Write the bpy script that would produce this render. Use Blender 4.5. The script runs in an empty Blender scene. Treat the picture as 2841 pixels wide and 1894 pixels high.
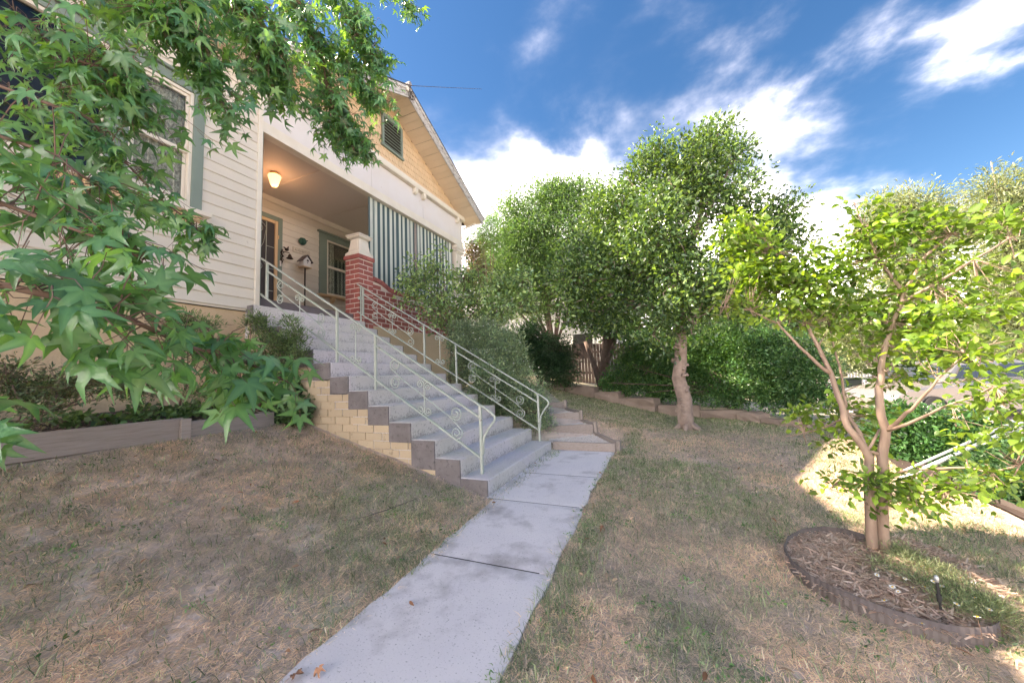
import bpy, bmesh, math, random
import numpy as np
from mathutils import Vector, Matrix
R = math.radians
rnd = random.Random(7)
rng = np.random.default_rng(11)
scene = bpy.context.scene
COL = scene.collection

# ------------------------------------------------------------------ camera
FPX, YAW, PITCH, ROLL = 1005.5, R(23.1025), R(5.234), R(-2.448)
_cp, _sp = math.cos(PITCH), math.sin(PITCH)
FW = np.array([-math.sin(YAW) * _cp, math.cos(YAW) * _cp, _sp])
_r0 = np.array([math.cos(YAW), math.sin(YAW), 0.0])
_u0 = np.cross(_r0, FW)
RT = math.cos(ROLL) * _r0 + math.sin(ROLL) * _u0
UP = -math.sin(ROLL) * _r0 + math.cos(ROLL) * _u0
cam_data = bpy.data.cameras.new('camera')
cam_data.sensor_width = 36.0
cam_data.lens = FPX * 36.0 / 2841.0
cam_data.clip_start = 0.02
cam_data.clip_end = 3000
cam = bpy.data.objects.new('camera', cam_data)
COL.objects.link(cam)
cam.matrix_world = Matrix(((RT[0], UP[0], -FW[0], 0), (RT[1], UP[1], -FW[1], 0), (RT[2], UP[2], -FW[2], 0), (0, 0, 0, 1)))
scene.camera = cam

def ray(x, y):
    return FW + (x - 1420.5) / FPX * RT - (y - 947) / FPX * UP
def at(x, y, X=None, Y=None, Z=None, D=None):
    d = ray(x, y)
    t = X / d[0] if X is not None else Y / d[1] if Y is not None else Z / d[2] if Z is not None else D
    return d * t

# ------------------------------------------------------------------ world, sun, exposure
SUN_EL, SUN_AZ = R(44.2), R(197)          # azimuth measured from +X, counter-clockwise: the sun stands behind the house
SD = Vector((math.cos(SUN_EL) * math.cos(SUN_AZ), math.cos(SUN_EL) * math.sin(SUN_AZ), math.sin(SUN_EL)))
world = bpy.data.worlds.new('World')
scene.world = world
world.use_nodes = True
nt = world.node_tree
nt.nodes.clear()
W = lambda t: nt.nodes.new(t)
out = W('ShaderNodeOutputWorld'); bg = W('ShaderNodeBackground')
sky = W('ShaderNodeTexSky'); sky.sky_type = 'NISHITA'; sky.sun_disc = False
sky.sun_elevation = SUN_EL; sky.sun_rotation = math.pi / 2 - SUN_AZ
sky.air_density = 1.0; sky.dust_density = 0.3; sky.ozone_density = 2.5
tc = W('ShaderNodeTexCoord')
sep = W('ShaderNodeSeparateXYZ'); nt.links.new(tc.outputs['Generated'], sep.inputs[0])
def wm(op, a, b=None, c=None, clamp=False):
    n = W('ShaderNodeMath'); n.operation = op; n.use_clamp = clamp
    for i, v in enumerate((a, b, c)):
        if v is None: continue
        if isinstance(v, (int, float)): n.inputs[i].default_value = v
        else: nt.links.new(v, n.inputs[i])
    return n.outputs[0]
zc = wm('MAXIMUM', sep.outputs['Z'], 0.0)
zi = wm('ADD', zc, 0.22)
cx = wm('DIVIDE', sep.outputs['X'], zi); cy = wm('DIVIDE', sep.outputs['Y'], zi)
comb = W('ShaderNodeCombineXYZ'); nt.links.new(cx, comb.inputs[0]); nt.links.new(cy, comb.inputs[1])
comb.inputs[2].default_value = 1.3
nz = W('ShaderNodeTexNoise'); nz.inputs['Scale'].default_value = 2.1; nz.inputs['Detail'].default_value = 9
nz.inputs['Roughness'].default_value = 0.55; nz.inputs['Distortion'].default_value = 0.15
nt.links.new(comb.outputs[0], nz.inputs['Vector'])
mrx = W('ShaderNodeMapRange'); mrx.interpolation_type = 'SMOOTHSTEP'       # the bank stands lower towards the street
mrx.inputs['From Min'].default_value = 0.10; mrx.inputs['From Max'].default_value = 0.58
mrx.inputs['To Min'].default_value = 0.62; mrx.inputs['To Max'].default_value = 0.31
nt.links.new(sep.outputs['X'], mrx.inputs['Value'])
low = wm('MAXIMUM', wm('MULTIPLY', wm('SUBTRACT', mrx.outputs[0], sep.outputs['Z']), 2.0), -0.045)       # thicker banks towards the horizon
cov = wm('ADD', wm('MULTIPLY_ADD', nz.outputs['Fac'], 1.15, -0.085), low)
mr = W('ShaderNodeMapRange'); mr.interpolation_type = 'SMOOTHSTEP'
mr.inputs['From Min'].default_value = 0.47; mr.inputs['From Max'].default_value = 1.0
nt.links.new(cov, mr.inputs['Value'])
nz2 = W('ShaderNodeTexNoise'); nz2.inputs['Scale'].default_value = 2.6; nz2.inputs['Detail'].default_value = 6
nt.links.new(comb.outputs[0], nz2.inputs['Vector'])
cr = W('ShaderNodeMix'); cr.data_type = 'RGBA'
mr2 = W('ShaderNodeMapRange'); mr2.inputs['From Min'].default_value = 0.33; mr2.inputs['From Max'].default_value = 0.78
nt.links.new(nz2.outputs['Fac'], mr2.inputs['Value']); nt.links.new(wm('POWER', mr2.outputs[0], 1.3), cr.inputs['Factor'])
CLOUD = 23.5
cr.inputs['A'].default_value = (0.075 * CLOUD, 0.082 * CLOUD, 0.095 * CLOUD, 1)
cr.inputs['B'].default_value = (1.10 * CLOUD, 1.10 * CLOUD, 1.12 * CLOUD, 1)
hs = W('ShaderNodeHueSaturation'); hs.inputs['Saturation'].default_value = 1.30; hs.inputs['Value'].default_value = 0.225
nt.links.new(sky.outputs[0], hs.inputs['Color'])
mx = W('ShaderNodeMix'); mx.data_type = 'RGBA'
nt.links.new(wm('MULTIPLY', wm('POWER', mr.outputs[0], 1.9), 0.95), mx.inputs['Factor'])
nt.links.new(hs.outputs[0], mx.inputs['A']); nt.links.new(cr.outputs['Result'], mx.inputs['B'])
nt.links.new(mx.outputs['Result'], bg.inputs['Color'])
bg.inputs['Strength'].default_value = 0.13
nt.links.new(bg.outputs[0], out.inputs[0])

sun_data = bpy.data.lights.new('sun', 'SUN')
sun_data.energy = 2.0; sun_data.angle = R(0.6); sun_data.color = (1.0, 0.93, 0.80)
sun = bpy.data.objects.new('sun', sun_data); COL.objects.link(sun)
sun.rotation_euler = SD.to_track_quat('Z', 'Y').to_euler()
vs = scene.view_settings
vs.view_transform = 'Standard'; vs.look = 'None'; vs.gamma = 1.0; vs.use_curve_mapping = False
vs.exposure = 3.05
vs.use_white_balance = True; vs.white_balance_temperature = 7650; vs.white_balance_tint = 18
scene.cycles.max_bounces = 8
scene.cycles.diffuse_bounces = 4
scene.cycles.transparent_max_bounces = 8
scene.cycles.use_denoising = True

# ------------------------------------------------------------------ materials
def mat(name, col, rough=0.7, var=None, vscale=3.0, vamt=0.5, bump=0.0, bscale=60.0, objvar=0.0, spec=0.4,
        metal=0.0, stretch=None, spots=None, attr=None, translucent=None, emit=None, coords='pos', v2=None):
    """procedural principled material; var = second colour reached through a noise, v2 = (colour, scale, amount) another layer"""
    m = bpy.data.materials.new(name); m.use_nodes = True
    t = m.node_tree; N = t.nodes.new; L = t.links.new
    b = t.nodes['Principled BSDF']; o = t.nodes['Material Output']
    b.inputs['Roughness'].default_value = rough; b.inputs['Metallic'].default_value = metal
    b.inputs['Specular IOR Level'].default_value = spec
    if coords == 'pos': pos = N('ShaderNodeNewGeometry').outputs['Position']
    else: pos = N('ShaderNodeTexCoord').outputs['Object']
    if stretch:
        mp = N('ShaderNodeMapping'); mp.inputs['Scale'].default_value = stretch; L(pos, mp.inputs['Vector']); pos = mp.outputs[0]
    if attr:
        a = N('ShaderNodeAttribute'); a.attribute_name = attr; cur = a.outputs['Color']
        if col is not None:
            mm = N('ShaderNodeMix'); mm.data_type = 'RGBA'; mm.blend_type = 'MULTIPLY'; mm.inputs['Factor'].default_value = 1
            mm.inputs['A'].default_value = (*col, 1); L(cur, mm.inputs['B']); cur = mm.outputs['Result']
    else:
        rgb = N('ShaderNodeRGB'); rgb.outputs[0].default_value = (*col, 1); cur = rgb.outputs[0]
    def layer(cur, colr, scale, lo, hi, amt, detail=6, rough_=0.6):
        n = N('ShaderNodeTexNoise'); n.inputs['Scale'].default_value = scale; n.inputs['Detail'].default_value = detail
        n.inputs['Roughness'].default_value = rough_; L(pos, n.inputs['Vector'])
        r = N('ShaderNodeMapRange'); r.inputs['From Min'].default_value = lo; r.inputs['From Max'].default_value = hi
        r.inputs['To Max'].default_value = amt; L(n.outputs['Fac'], r.inputs['Value'])
        mm = N('ShaderNodeMix'); mm.data_type = 'RGBA'; L(r.outputs[0], mm.inputs['Factor']); L(cur, mm.inputs['A'])
        mm.inputs['B'].default_value = (*colr, 1); return mm.outputs['Result']
    if var: cur = layer(cur, var, vscale, 0.38, 0.68, vamt)
    if v2: cur = layer(cur, v2[0], v2[1], v2[3] if len(v2) > 3 else 0.5, v2[4] if len(v2) > 4 else 0.7, v2[2])
    if spots: cur = layer(cur, spots[0], spots[1], spots[2], spots[3], spots[4], 3, 0.7)
    if objvar:
        oi = N('ShaderNodeObjectInfo'); h = N('ShaderNodeHueSaturation')
        r = N('ShaderNodeMapRange'); r.inputs['To Min'].default_value = 1 - objvar; r.inputs['To Max'].default_value = 1 + objvar
        L(oi.outputs['Random'], r.inputs['Value']); L(r.outputs[0], h.inputs['Value']); L(cur, h.inputs['Color']); cur = h.outputs[0]
    L(cur, b.inputs['Base Color'])
    if bump:
        n = N('ShaderNodeTexNoise'); n.inputs['Scale'].default_value = bscale; n.inputs['Detail'].default_value = 5; L(pos, n.inputs['Vector'])
        bp = N('ShaderNodeBump'); bp.inputs['Strength'].default_value = bump; bp.inputs['Distance'].default_value = 0.01
        L(n.outputs['Fac'], bp.inputs['Height']); L(bp.outputs[0], b.inputs['Normal'])
    if translucent:
        tr = N('ShaderNodeBsdfTranslucent'); ms = N('ShaderNodeMixShader'); ms.inputs[0].default_value = translucent[1]
        mm = N('ShaderNodeMix'); mm.data_type = 'RGBA'; mm.blend_type = 'MULTIPLY'; mm.inputs['Factor'].default_value = 1
        L(cur, mm.inputs['A']); mm.inputs['B'].default_value = (*translucent[0], 1)
        L(mm.outputs['Result'], tr.inputs['Color'])
        L(b.outputs[0], ms.inputs[1]); L(tr.outputs[0], ms.inputs[2]); L(ms.outputs[0], o.inputs[0])
    if emit:
        b.inputs['Emission Color'].default_value = (*emit[0], 1); b.inputs['Emission Strength'].default_value = emit[1]
    return m

M = {}
M['siding'] = mat('cream_weatherboard_paint', (0.66, 0.61, 0.53), 0.5, (0.60, 0.55, 0.47), 2.5, 0.5, bump=0.12, bscale=40, objvar=0.025, spots=((0.35, 0.29, 0.22), 9, 0.70, 0.78, 0.5))
M['sidebead'] = mat('aged_board_edge', (0.42, 0.34, 0.25), 0.8)
M['trimw'] = mat('cream_trim_paint', (0.72, 0.67, 0.58), 0.5, (0.62, 0.56, 0.47), 4, 0.5, bump=0.08)
M['panelw'] = mat('pale_sheet_paint', (0.68, 0.65, 0.64), 0.5, (0.64, 0.59, 0.55), 2, 0.7, bump=0.05, spots=((0.40, 0.33, 0.25), 6, 0.68, 0.76, 0.5))
M['green'] = mat('grey_green_trim_paint', (0.20, 0.255, 0.215), 0.5, (0.17, 0.22, 0.19), 3, 0.6, bump=0.05)
M['yellowtrim'] = mat('apricot_trim_paint', (0.66, 0.47, 0.28), 0.5, (0.60, 0.42, 0.25), 3, 0.5)
M['shingle'] = mat('apricot_shingle_paint', (0.68, 0.495, 0.315), 0.65, (0.60, 0.43, 0.27), 5, 0.6, bump=0.2, bscale=30, objvar=0.05, stretch=(1, 6, 1))
M['shinglegap'] = mat('shingle_backing', (0.22, 0.13, 0.07), 0.9)
M['soffit'] = mat('cream_soffit_board', (0.70, 0.58, 0.44), 0.6, (0.63, 0.52, 0.38), 4, 0.5, objvar=0.03)
M['gap'] = mat('dark_gap', (0.05, 0.042, 0.035), 0.9)
M['barge'] = mat('peeling_barge_paint', (0.52, 0.51, 0.49), 0.75, (0.34, 0.32, 0.30), 6, 0.7, bump=0.5, bscale=18, stretch=(3, 1, 3), spots=((0.16, 0.13, 0.11), 9, 0.56, 0.62, 0.9))
M['roof'] = mat('weathered_zinc_roof', (0.34, 0.34, 0.35), 0.5, (0.25, 0.22, 0.20), 2, 0.7, metal=0.3)
M['render'] = mat('ochre_roughcast_render', (0.62, 0.46, 0.30), 0.85, (0.55, 0.405, 0.26), 3, 0.6, bump=1.0, bscale=26)
M['yellowbrick'] = mat('ochre_painted_brick', (0.53, 0.43, 0.305), 0.75, (0.49, 0.385, 0.265), 3, 0.6, bump=0.35, bscale=40, objvar=0.06, spots=((0.20, 0.15, 0.10), 11, 0.62, 0.70, 0.5))
M['yellowjoint'] = mat('ochre_painted_joint', (0.56, 0.44, 0.31), 0.85)
M['brick'] = mat('red_brick', (0.37, 0.115, 0.095), 0.75, (0.27, 0.070, 0.065), 6, 0.6, bump=0.35, bscale=50, objvar=0.18, spots=((0.48, 0.36, 0.31), 22, 0.68, 0.75, 0.45))
M['mortar'] = mat('pale_mortar', (0.66, 0.55, 0.48), 0.9, bump=0.4, bscale=60)
M['concrete'] = mat('worn_step_concrete', (0.64, 0.605, 0.60), 0.88, (0.53, 0.52, 0.48), 1.7, 0.75, bump=0.35, bscale=70, v2=((0.62, 0.57, 0.63), 1.1, 0.6, 0.5, 0.62), spots=((0.09, 0.085, 0.08), 34, 0.60, 0.68, 0.65))
M['darkconc'] = mat('dark_step_render', (0.165, 0.15, 0.152), 0.9, (0.27, 0.25, 0.255), 5, 0.6, bump=0.6, bscale=70, spots=((0.06, 0.055, 0.055), 25, 0.55, 0.7, 0.5))
M['path'] = mat('pale_path_concrete', (0.79, 0.745, 0.75), 0.88, (0.70, 0.665, 0.69), 2.2, 0.7, bump=0.10, bscale=90, v2=((0.29, 0.26, 0.255), 3.0, 0.75, 0.52, 0.74), spots=((0.15, 0.14, 0.14), 95, 0.60, 0.70, 0.7))
M['sleeper'] = mat('weathered_sleeper_timber', (0.37, 0.315, 0.285), 0.85, (0.27, 0.225, 0.20), 5, 0.8, bump=0.5, bscale=25, stretch=(6, 1, 14), objvar=0.12, spots=((0.10, 0.07, 0.06), 5, 0.66, 0.72, 0.7))
M['sleeperx'] = mat('weathered_sleeper_timber_x', (0.35, 0.30, 0.27), 0.85, (0.26, 0.22, 0.195), 5, 0.8, bump=0.5, bscale=25, stretch=(1, 6, 14), objvar=0.12)
M['rail'] = mat('pale_green_rail_paint', (0.43, 0.48, 0.43), 0.4, (0.36, 0.40, 0.36), 9, 0.5, spec=0.5, spots=((0.12, 0.07, 0.045), 14, 0.66, 0.71, 0.9))
M['ceiling'] = mat('porch_ceiling_paint', (0.60, 0.545, 0.50), 0.6, (0.56, 0.51, 0.46), 1.5, 0.5)
M['floor'] = mat('porch_floor_boards', (0.17, 0.14, 0.14), 0.8, (0.12, 0.10, 0.10), 6, 0.6, bump=0.3)
M['blindw'] = mat('blind_white_canvas', (0.74, 0.78, 0.72), 0.8, (0.66, 0.71, 0.65), 3, 0.5, translucent=((1, 1, 0.95), 0.35))
M['blindg'] = mat('blind_green_canvas', (0.075, 0.13, 0.14), 0.8, (0.06, 0.10, 0.11), 3, 0.5, translucent=((1, 1, 1), 0.15))
M['glass'] = mat('dark_window_glass', (0.025, 0.027, 0.026), 0.04, spec=0.9)
M['screen'] = mat('fly_screen_mesh', (0.055, 0.050, 0.050), 0.55, bump=0.1, bscale=400)
M['lace'] = mat('lace_curtain', (0.85, 0.80, 0.68), 0.9, (0.20, 0.18, 0.14), 34, 0.95, stretch=(1, 1, 0.7))
M['iron'] = mat('dark_cast_iron', (0.045, 0.035, 0.028), 0.55, (0.10, 0.06, 0.035), 20, 0.5, metal=0.4)
M['plaque'] = mat('cream_plaque', (0.66, 0.58, 0.47), 0.6)
M['ink'] = mat('grey_lettering', (0.20, 0.19, 0.16), 0.6)
M['white'] = mat('white_plastic', (0.75, 0.73, 0.70), 0.4)
M['jade'] = mat('dark_green_glaze', (0.02, 0.075, 0.055), 0.25)
M['lampglass'] = mat('lit_lamp_glass', (0.9, 0.6, 0.4), 0.3, emit=((1.0, 0.52, 0.25), 0.34))
M['brass'] = mat('old_brass', (0.45, 0.30, 0.14), 0.4, metal=0.8)
M['greywood'] = mat('grey_birdhouse_roof', (0.12, 0.10, 0.10), 0.8)
M['bark'] = mat('grey_brown_bark', (0.20, 0.145, 0.12), 0.9, (0.10, 0.07, 0.058), 9, 0.8, bump=0.9, bscale=22)
M['palebark'] = mat('pale_knobbly_bark', (0.34, 0.265, 0.225), 0.9, (0.17, 0.125, 0.105), 7, 0.85, bump=0.9, bscale=16)
M['myrtlebark'] = mat('smooth_pinkish_bark', (0.38, 0.275, 0.215), 0.6, (0.20, 0.135, 0.105), 14, 0.8, bump=0.3, bscale=30, stretch=(1, 1, 0.25))
M['twig'] = mat('brown_twig', (0.17, 0.105, 0.08), 0.8)
M['leafg'] = mat('sweetgum_leaf', (1, 1, 1), 0.30, attr='Col', spec=0.75, bump=0.25, bscale=70, translucent=((2.0, 1.6, 0.45), 0.42))
M['leaf'] = mat('garden_leaf', (0.82, 0.92, 0.95), 0.42, attr='Col', spec=0.5, translucent=((1.5, 1.55, 0.6), 0.35))
M['leafgloss'] = mat('glossy_leaf', (0.80, 0.92, 0.95), 0.26, attr='Col', spec=0.75, translucent=((1.6, 1.65, 0.5), 0.30))
M['leafbright'] = mat('bright_thin_leaf', (0.9, 0.95, 0.8), 0.32, attr='Col', spec=0.6, translucent=((1.9, 1.95, 0.5), 0.42))
M['grass'] = mat('grass_blades', (1, 1, 1), 0.75, attr='Col', spec=0.2, translucent=((1.2, 1.15, 0.8), 0.3))
M['petal'] = mat('white_petal', (0.8, 0.8, 0.78), 0.6)
M['yolk'] = mat('yellow_disc', (0.7, 0.45, 0.03), 0.7)
M['mulch'] = mat('bark_mulch', (0.20, 0.13, 0.105), 0.95, (0.32, 0.22, 0.175), 28, 0.8, bump=1.0, bscale=50)
M['chip'] = mat('mulch_chip', (0.32, 0.215, 0.165), 0.9, attr=None, var=(0.44, 0.33, 0.27), vscale=40, vamt=0.9)
M['edging'] = mat('corrugated_plastic_edging', (0.115, 0.095, 0.088), 0.6, (0.15, 0.13, 0.125), 6, 0.6)
M['stone'] = mat('brown_sandstone', (0.29, 0.23, 0.195), 0.9, (0.20, 0.155, 0.13), 3, 0.8, bump=0.9, bscale=14, objvar=0.18, spots=((0.38, 0.30, 0.26), 5, 0.6, 0.72, 0.6))
M['pebble'] = mat('white_pebble', (0.55, 0.49, 0.44), 0.7, attr=None, var=(0.72, 0.70, 0.70), vscale=50, vamt=1.0)
M['soil'] = mat('dark_soil', (0.085, 0.06, 0.05), 0.95, (0.05, 0.035, 0.03), 10, 0.7, bump=0.8, bscale=40)
M['fence'] = mat('dark_stained_paling', (0.045, 0.030, 0.026), 0.85, (0.035, 0.025, 0.022), 6, 0.6, objvar=0.2)
M['farwhite'] = mat('far_white_boards', (0.72, 0.72, 0.70), 0.6)
M['fargrey'] = mat('far_grey_roof', (0.30, 0.29, 0.29), 0.6)
M['asphalt'] = mat('street_asphalt', (0.16, 0.155, 0.155), 0.9, (0.20, 0.19, 0.19), 2, 0.6)
M['drive'] = mat('pale_driveway', (0.42, 0.38, 0.36), 0.9, (0.34, 0.30, 0.28), 2, 0.6)
M['carpaint'] = mat('silver_beige_car_paint', (0.42, 0.39, 0.36), 0.25, metal=0.55, spec=0.6)
M['carpaint2'] = mat('pale_blue_car_paint', (0.42, 0.50, 0.62), 0.25, metal=0.4)
M['carglass'] = mat('car_window_glass', (0.05, 0.06, 0.07), 0.05, spec=0.9)
M['tyre'] = mat('tyre_rubber', (0.03, 0.03, 0.03), 0.8)
M['alloy'] = mat('wheel_alloy', (0.5, 0.5, 0.5), 0.3, metal=0.9)
M['redlens'] = mat('red_lens', (0.5, 0.02, 0.01), 0.3)
M['bin'] = mat('dark_green_bin_plastic', (0.03, 0.045, 0.04), 0.5)
M['zinc'] = mat('galvanised_pole', (0.55, 0.58, 0.60), 0.35, metal=0.6)
M['hose'] = mat('grey_brown_stick', (0.17, 0.14, 0.12), 0.8)
M['deadleaf'] = mat('dead_brown_leaf', (0.37, 0.19, 0.11), 0.8, (0.24, 0.11, 0.06), 25, 0.7, objvar=0.2)
M['strawleaf'] = mat('straw_coloured_leaf', (0.52, 0.42, 0.30), 0.8, (0.42, 0.30, 0.20), 30, 0.6, objvar=0.15)

def riser_base_speckle(m, z0, rise):  # mixes in dark speckle that thickens towards the base of each riser
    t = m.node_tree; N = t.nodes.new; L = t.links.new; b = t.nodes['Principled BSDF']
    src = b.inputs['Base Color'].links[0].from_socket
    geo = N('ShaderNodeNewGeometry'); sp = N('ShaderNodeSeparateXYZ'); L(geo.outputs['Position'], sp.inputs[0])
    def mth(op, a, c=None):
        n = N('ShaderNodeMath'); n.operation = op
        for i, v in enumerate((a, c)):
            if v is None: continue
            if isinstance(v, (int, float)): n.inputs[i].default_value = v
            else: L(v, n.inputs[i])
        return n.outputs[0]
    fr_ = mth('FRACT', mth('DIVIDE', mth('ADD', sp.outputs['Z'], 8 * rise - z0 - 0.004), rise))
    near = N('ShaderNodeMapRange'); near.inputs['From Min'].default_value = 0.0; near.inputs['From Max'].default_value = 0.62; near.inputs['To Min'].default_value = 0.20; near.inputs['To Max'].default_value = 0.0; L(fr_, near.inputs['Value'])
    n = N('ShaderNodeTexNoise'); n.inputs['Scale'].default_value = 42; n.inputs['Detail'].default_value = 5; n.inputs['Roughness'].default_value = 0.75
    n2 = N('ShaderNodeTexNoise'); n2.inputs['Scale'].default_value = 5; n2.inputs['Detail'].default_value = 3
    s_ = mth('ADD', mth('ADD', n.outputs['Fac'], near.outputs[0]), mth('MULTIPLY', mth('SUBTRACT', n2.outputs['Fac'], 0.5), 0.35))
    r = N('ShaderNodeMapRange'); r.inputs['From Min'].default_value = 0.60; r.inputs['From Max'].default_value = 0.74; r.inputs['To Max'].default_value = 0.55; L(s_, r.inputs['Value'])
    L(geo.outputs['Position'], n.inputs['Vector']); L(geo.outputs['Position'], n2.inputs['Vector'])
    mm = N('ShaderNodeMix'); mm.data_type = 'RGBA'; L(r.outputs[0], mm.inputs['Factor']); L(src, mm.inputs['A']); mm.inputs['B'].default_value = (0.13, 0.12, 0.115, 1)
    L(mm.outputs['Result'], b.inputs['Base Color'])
riser_base_speckle(M['concrete'], -1.0, 0.1782)

# ------------------------------------------------------------------ object helpers
def fast_mesh(name, verts, faces, mats=(), col=None, smooth=False, mat_idx=None):
    """verts (N,3); faces (F,k) array or a list of arrays with different k; col (N,3)"""
    me = bpy.data.meshes.new(name)
    verts = np.asarray(verts, dtype=np.float32)
    if not isinstance(faces, list): faces = [faces]
    faces = [np.asarray(f, dtype=np.int32) for f in faces if len(f)]
    me.vertices.add(len(verts)); me.vertices.foreach_set('co', verts.ravel())
    nl = sum(f.size for f in faces); nf = sum(len(f) for f in faces)
    me.loops.add(nl); me.loops.foreach_set('vertex_index', np.concatenate([f.ravel() for f in faces]))
    me.polygons.add(nf)
    tot = np.concatenate([np.full(len(f), f.shape[1], dtype=np.int32) for f in faces])
    st = np.concatenate([[0], np.cumsum(tot)[:-1]]).astype(np.int32)
    me.polygons.foreach_set('loop_start', st); me.polygons.foreach_set('loop_total', tot)
    if smooth: me.polygons.foreach_set('use_smooth', np.ones(nf, dtype=bool))
    if mat_idx is not None: me.polygons.foreach_set('material_index', np.asarray(mat_idx, dtype=np.int32))
    me.update(calc_edges=True)
    if col is not None:
        a = me.color_attributes.new('Col', 'FLOAT_COLOR', 'POINT')
        c = np.ones((len(verts), 4), dtype=np.float32); c[:, :3] = col
        a.data.foreach_set('color', c.ravel())
    for m in mats: me.materials.append(M[m] if isinstance(m, str) else m)
    return me

def link(name, me, parent=None, loc=None, rot=None, scale=None, **props):
    o = bpy.data.objects.new(name, me); COL.objects.link(o)
    if loc is not None: o.location = loc
    if rot is not None: o.rotation_euler = rot
    if scale is not None: o.scale = scale
    if parent is not None: o.parent = parent
    for k, v in props.items(): o[k] = v
    return o

def thing(name, label, cat, loc=(0, 0, 0), rz=0, group=None):
    o = link(name, None, None, loc, (0, 0, rz)); o.empty_display_size = 0.1
    o['label'] = label; o['category'] = cat
    if group: o['group'] = group
    return o
def tag(o, label, cat, group=None):
    o['label'] = label; o['category'] = cat
    if group: o['group'] = group
    return o
def structure(o): o['kind'] = 'structure'; return o

class MB:
    """mesh buffer: collects shapes, builds ONE mesh object"""
    def __init__(s): s.v = []; s.f = []; s.mi = []; s.n = 0; s.cur = 0
    def add(s, v, f):
        v = [tuple(p) for p in v]
        s.v += v; s.f += [tuple(i + s.n for i in q) for q in f]; s.mi += [s.cur] * len(f); s.n += len(v); return s
    def box(s, x0, x1, y0, y1, z0, z1):
        v = [(x0, y0, z0), (x1, y0, z0), (x1, y1, z0), (x0, y1, z0), (x0, y0, z1), (x1, y0, z1), (x1, y1, z1), (x0, y1, z1)]
        return s.add(v, [(0, 3, 2, 1), (4, 5, 6, 7), (0, 1, 5, 4), (1, 2, 6, 5), (2, 3, 7, 6), (3, 0, 4, 7)])
    def prism(s, poly, axis, a, b):
        """poly of 2D points extruded along axis from a to b; 'X': (y,z), 'Y': (x,z), 'Z': (x,y)"""
        n = len(poly)
        mk = {'X': lambda p, t: (t, p[0], p[1]), 'Y': lambda p, t: (p[0], t, p[1]), 'Z': lambda p, t: (p[0], p[1], t)}[axis]
        v = [mk(p, a) for p in poly] + [mk(p, b) for p in poly]
        f = [tuple(range(n))[::-1], tuple(range(n, 2 * n))] + [(i, (i + 1) % n, n + (i + 1) % n, n + i) for i in range(n)]
        return s.add(v, f)
    def tube(s, pts, rad, seg=8, cap=True):
        pts = [Vector(p) for p in pts]; n = len(pts)
        if not hasattr(rad, '__len__'): rad = [rad] * n
        t0 = (pts[1] - pts[0]).normalized(); up = Vector((0, 0, 1)) if abs(t0.z) < 0.9 else Vector((1, 0, 0))
        u = t0.cross(up).normalized(); v = []
        for i, p in enumerate(pts):
            t = (pts[min(i + 1, n - 1)] - pts[max(i - 1, 0)]).normalized()
            u = (u - t * u.dot(t)); u = u.normalized() if u.length > 1e-6 else t.orthogonal().normalized()
            w = t.cross(u)
            for k in range(seg):
                a = 2 * math.pi * k / seg
                v.append(p + (u * math.cos(a) + w * math.sin(a)) * rad[i])
        f = [(i * seg + k, i * seg + (k + 1) % seg, (i + 1) * seg + (k + 1) % seg, (i + 1) * seg + k) for i in range(n - 1) for k in range(seg)]
        if cap: f += [tuple(range(seg))[::-1], tuple((n - 1) * seg + k for k in range(seg))]
        return s.add(v, f)
    def lathe(s, prof, c, seg=16, axis='Z'):
        v = []; c = Vector(c)
        for r, h in prof:
            for k in range(seg):
                a = 2 * math.pi * k / seg
                d = (r * math.cos(a), r * math.sin(a), h)
                if axis == 'Y': d = (d[0], d[2], d[1])
                if axis == 'X': d = (d[2], d[0], d[1])
                v.append(c + Vector(d))
        n = len(prof)
        f = [(i * seg + k, i * seg + (k + 1) % seg, (i + 1) * seg + (k + 1) % seg, (i + 1) * seg + k) for i in range(n - 1) for k in range(seg)]
        f += [tuple(range(seg))[::-1], tuple((n - 1) * seg + k for k in range(seg))]
        return s.add(v, f)
    def build(s, name, mats, parent=None, smooth=False, bevel=0, **props):
        if isinstance(mats, str): mats = [mats]
        me = bpy.data.meshes.new(name); me.from_pydata([tuple(p) for p in s.v], [], s.f)
        for m in mats: me.materials.append(M[m])
        if len(mats) > 1: me.polygons.foreach_set('material_index', s.mi)
        bm = bmesh.new(); bm.from_mesh(me); bmesh.ops.recalc_face_normals(bm, faces=bm.faces)
        if bevel: bmesh.ops.bevel(bm, geom=bm.edges[:], offset=bevel, segments=1, affect='EDGES', clamp_overlap=True)
        bm.to_mesh(me); bm.free()
        if smooth: me.polygons.foreach_set('use_smooth', [True] * len(me.polygons))
        me.update()
        return link(name, me, parent, **props)

_unit = {}
def unit_box(m, bev=0.0):
    """unit cube mesh shared by alike pieces, centred, slightly bevelled"""
    k = (m, bev)
    if k not in _unit:
        me = bpy.data.meshes.new('piece'); bm = bmesh.new(); bmesh.ops.create_cube(bm, size=1)
        if bev: bmesh.ops.bevel(bm, geom=bm.edges[:], offset=bev, segments=1, affect='EDGES')
        bm.to_mesh(me); bm.free(); me.materials.append(M[m]); _unit[k] = me
    return _unit[k]
def piece(name, m, parent, x0, x1, y0, y1, z0, z1, rot=None, bev=0.03, **props):
    return link(name, unit_box(m, bev), parent, ((x0 + x1) / 2, (y0 + y1) / 2, (z0 + z1) / 2), rot, (x1 - x0, y1 - y0, z1 - z0), **props)

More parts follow.
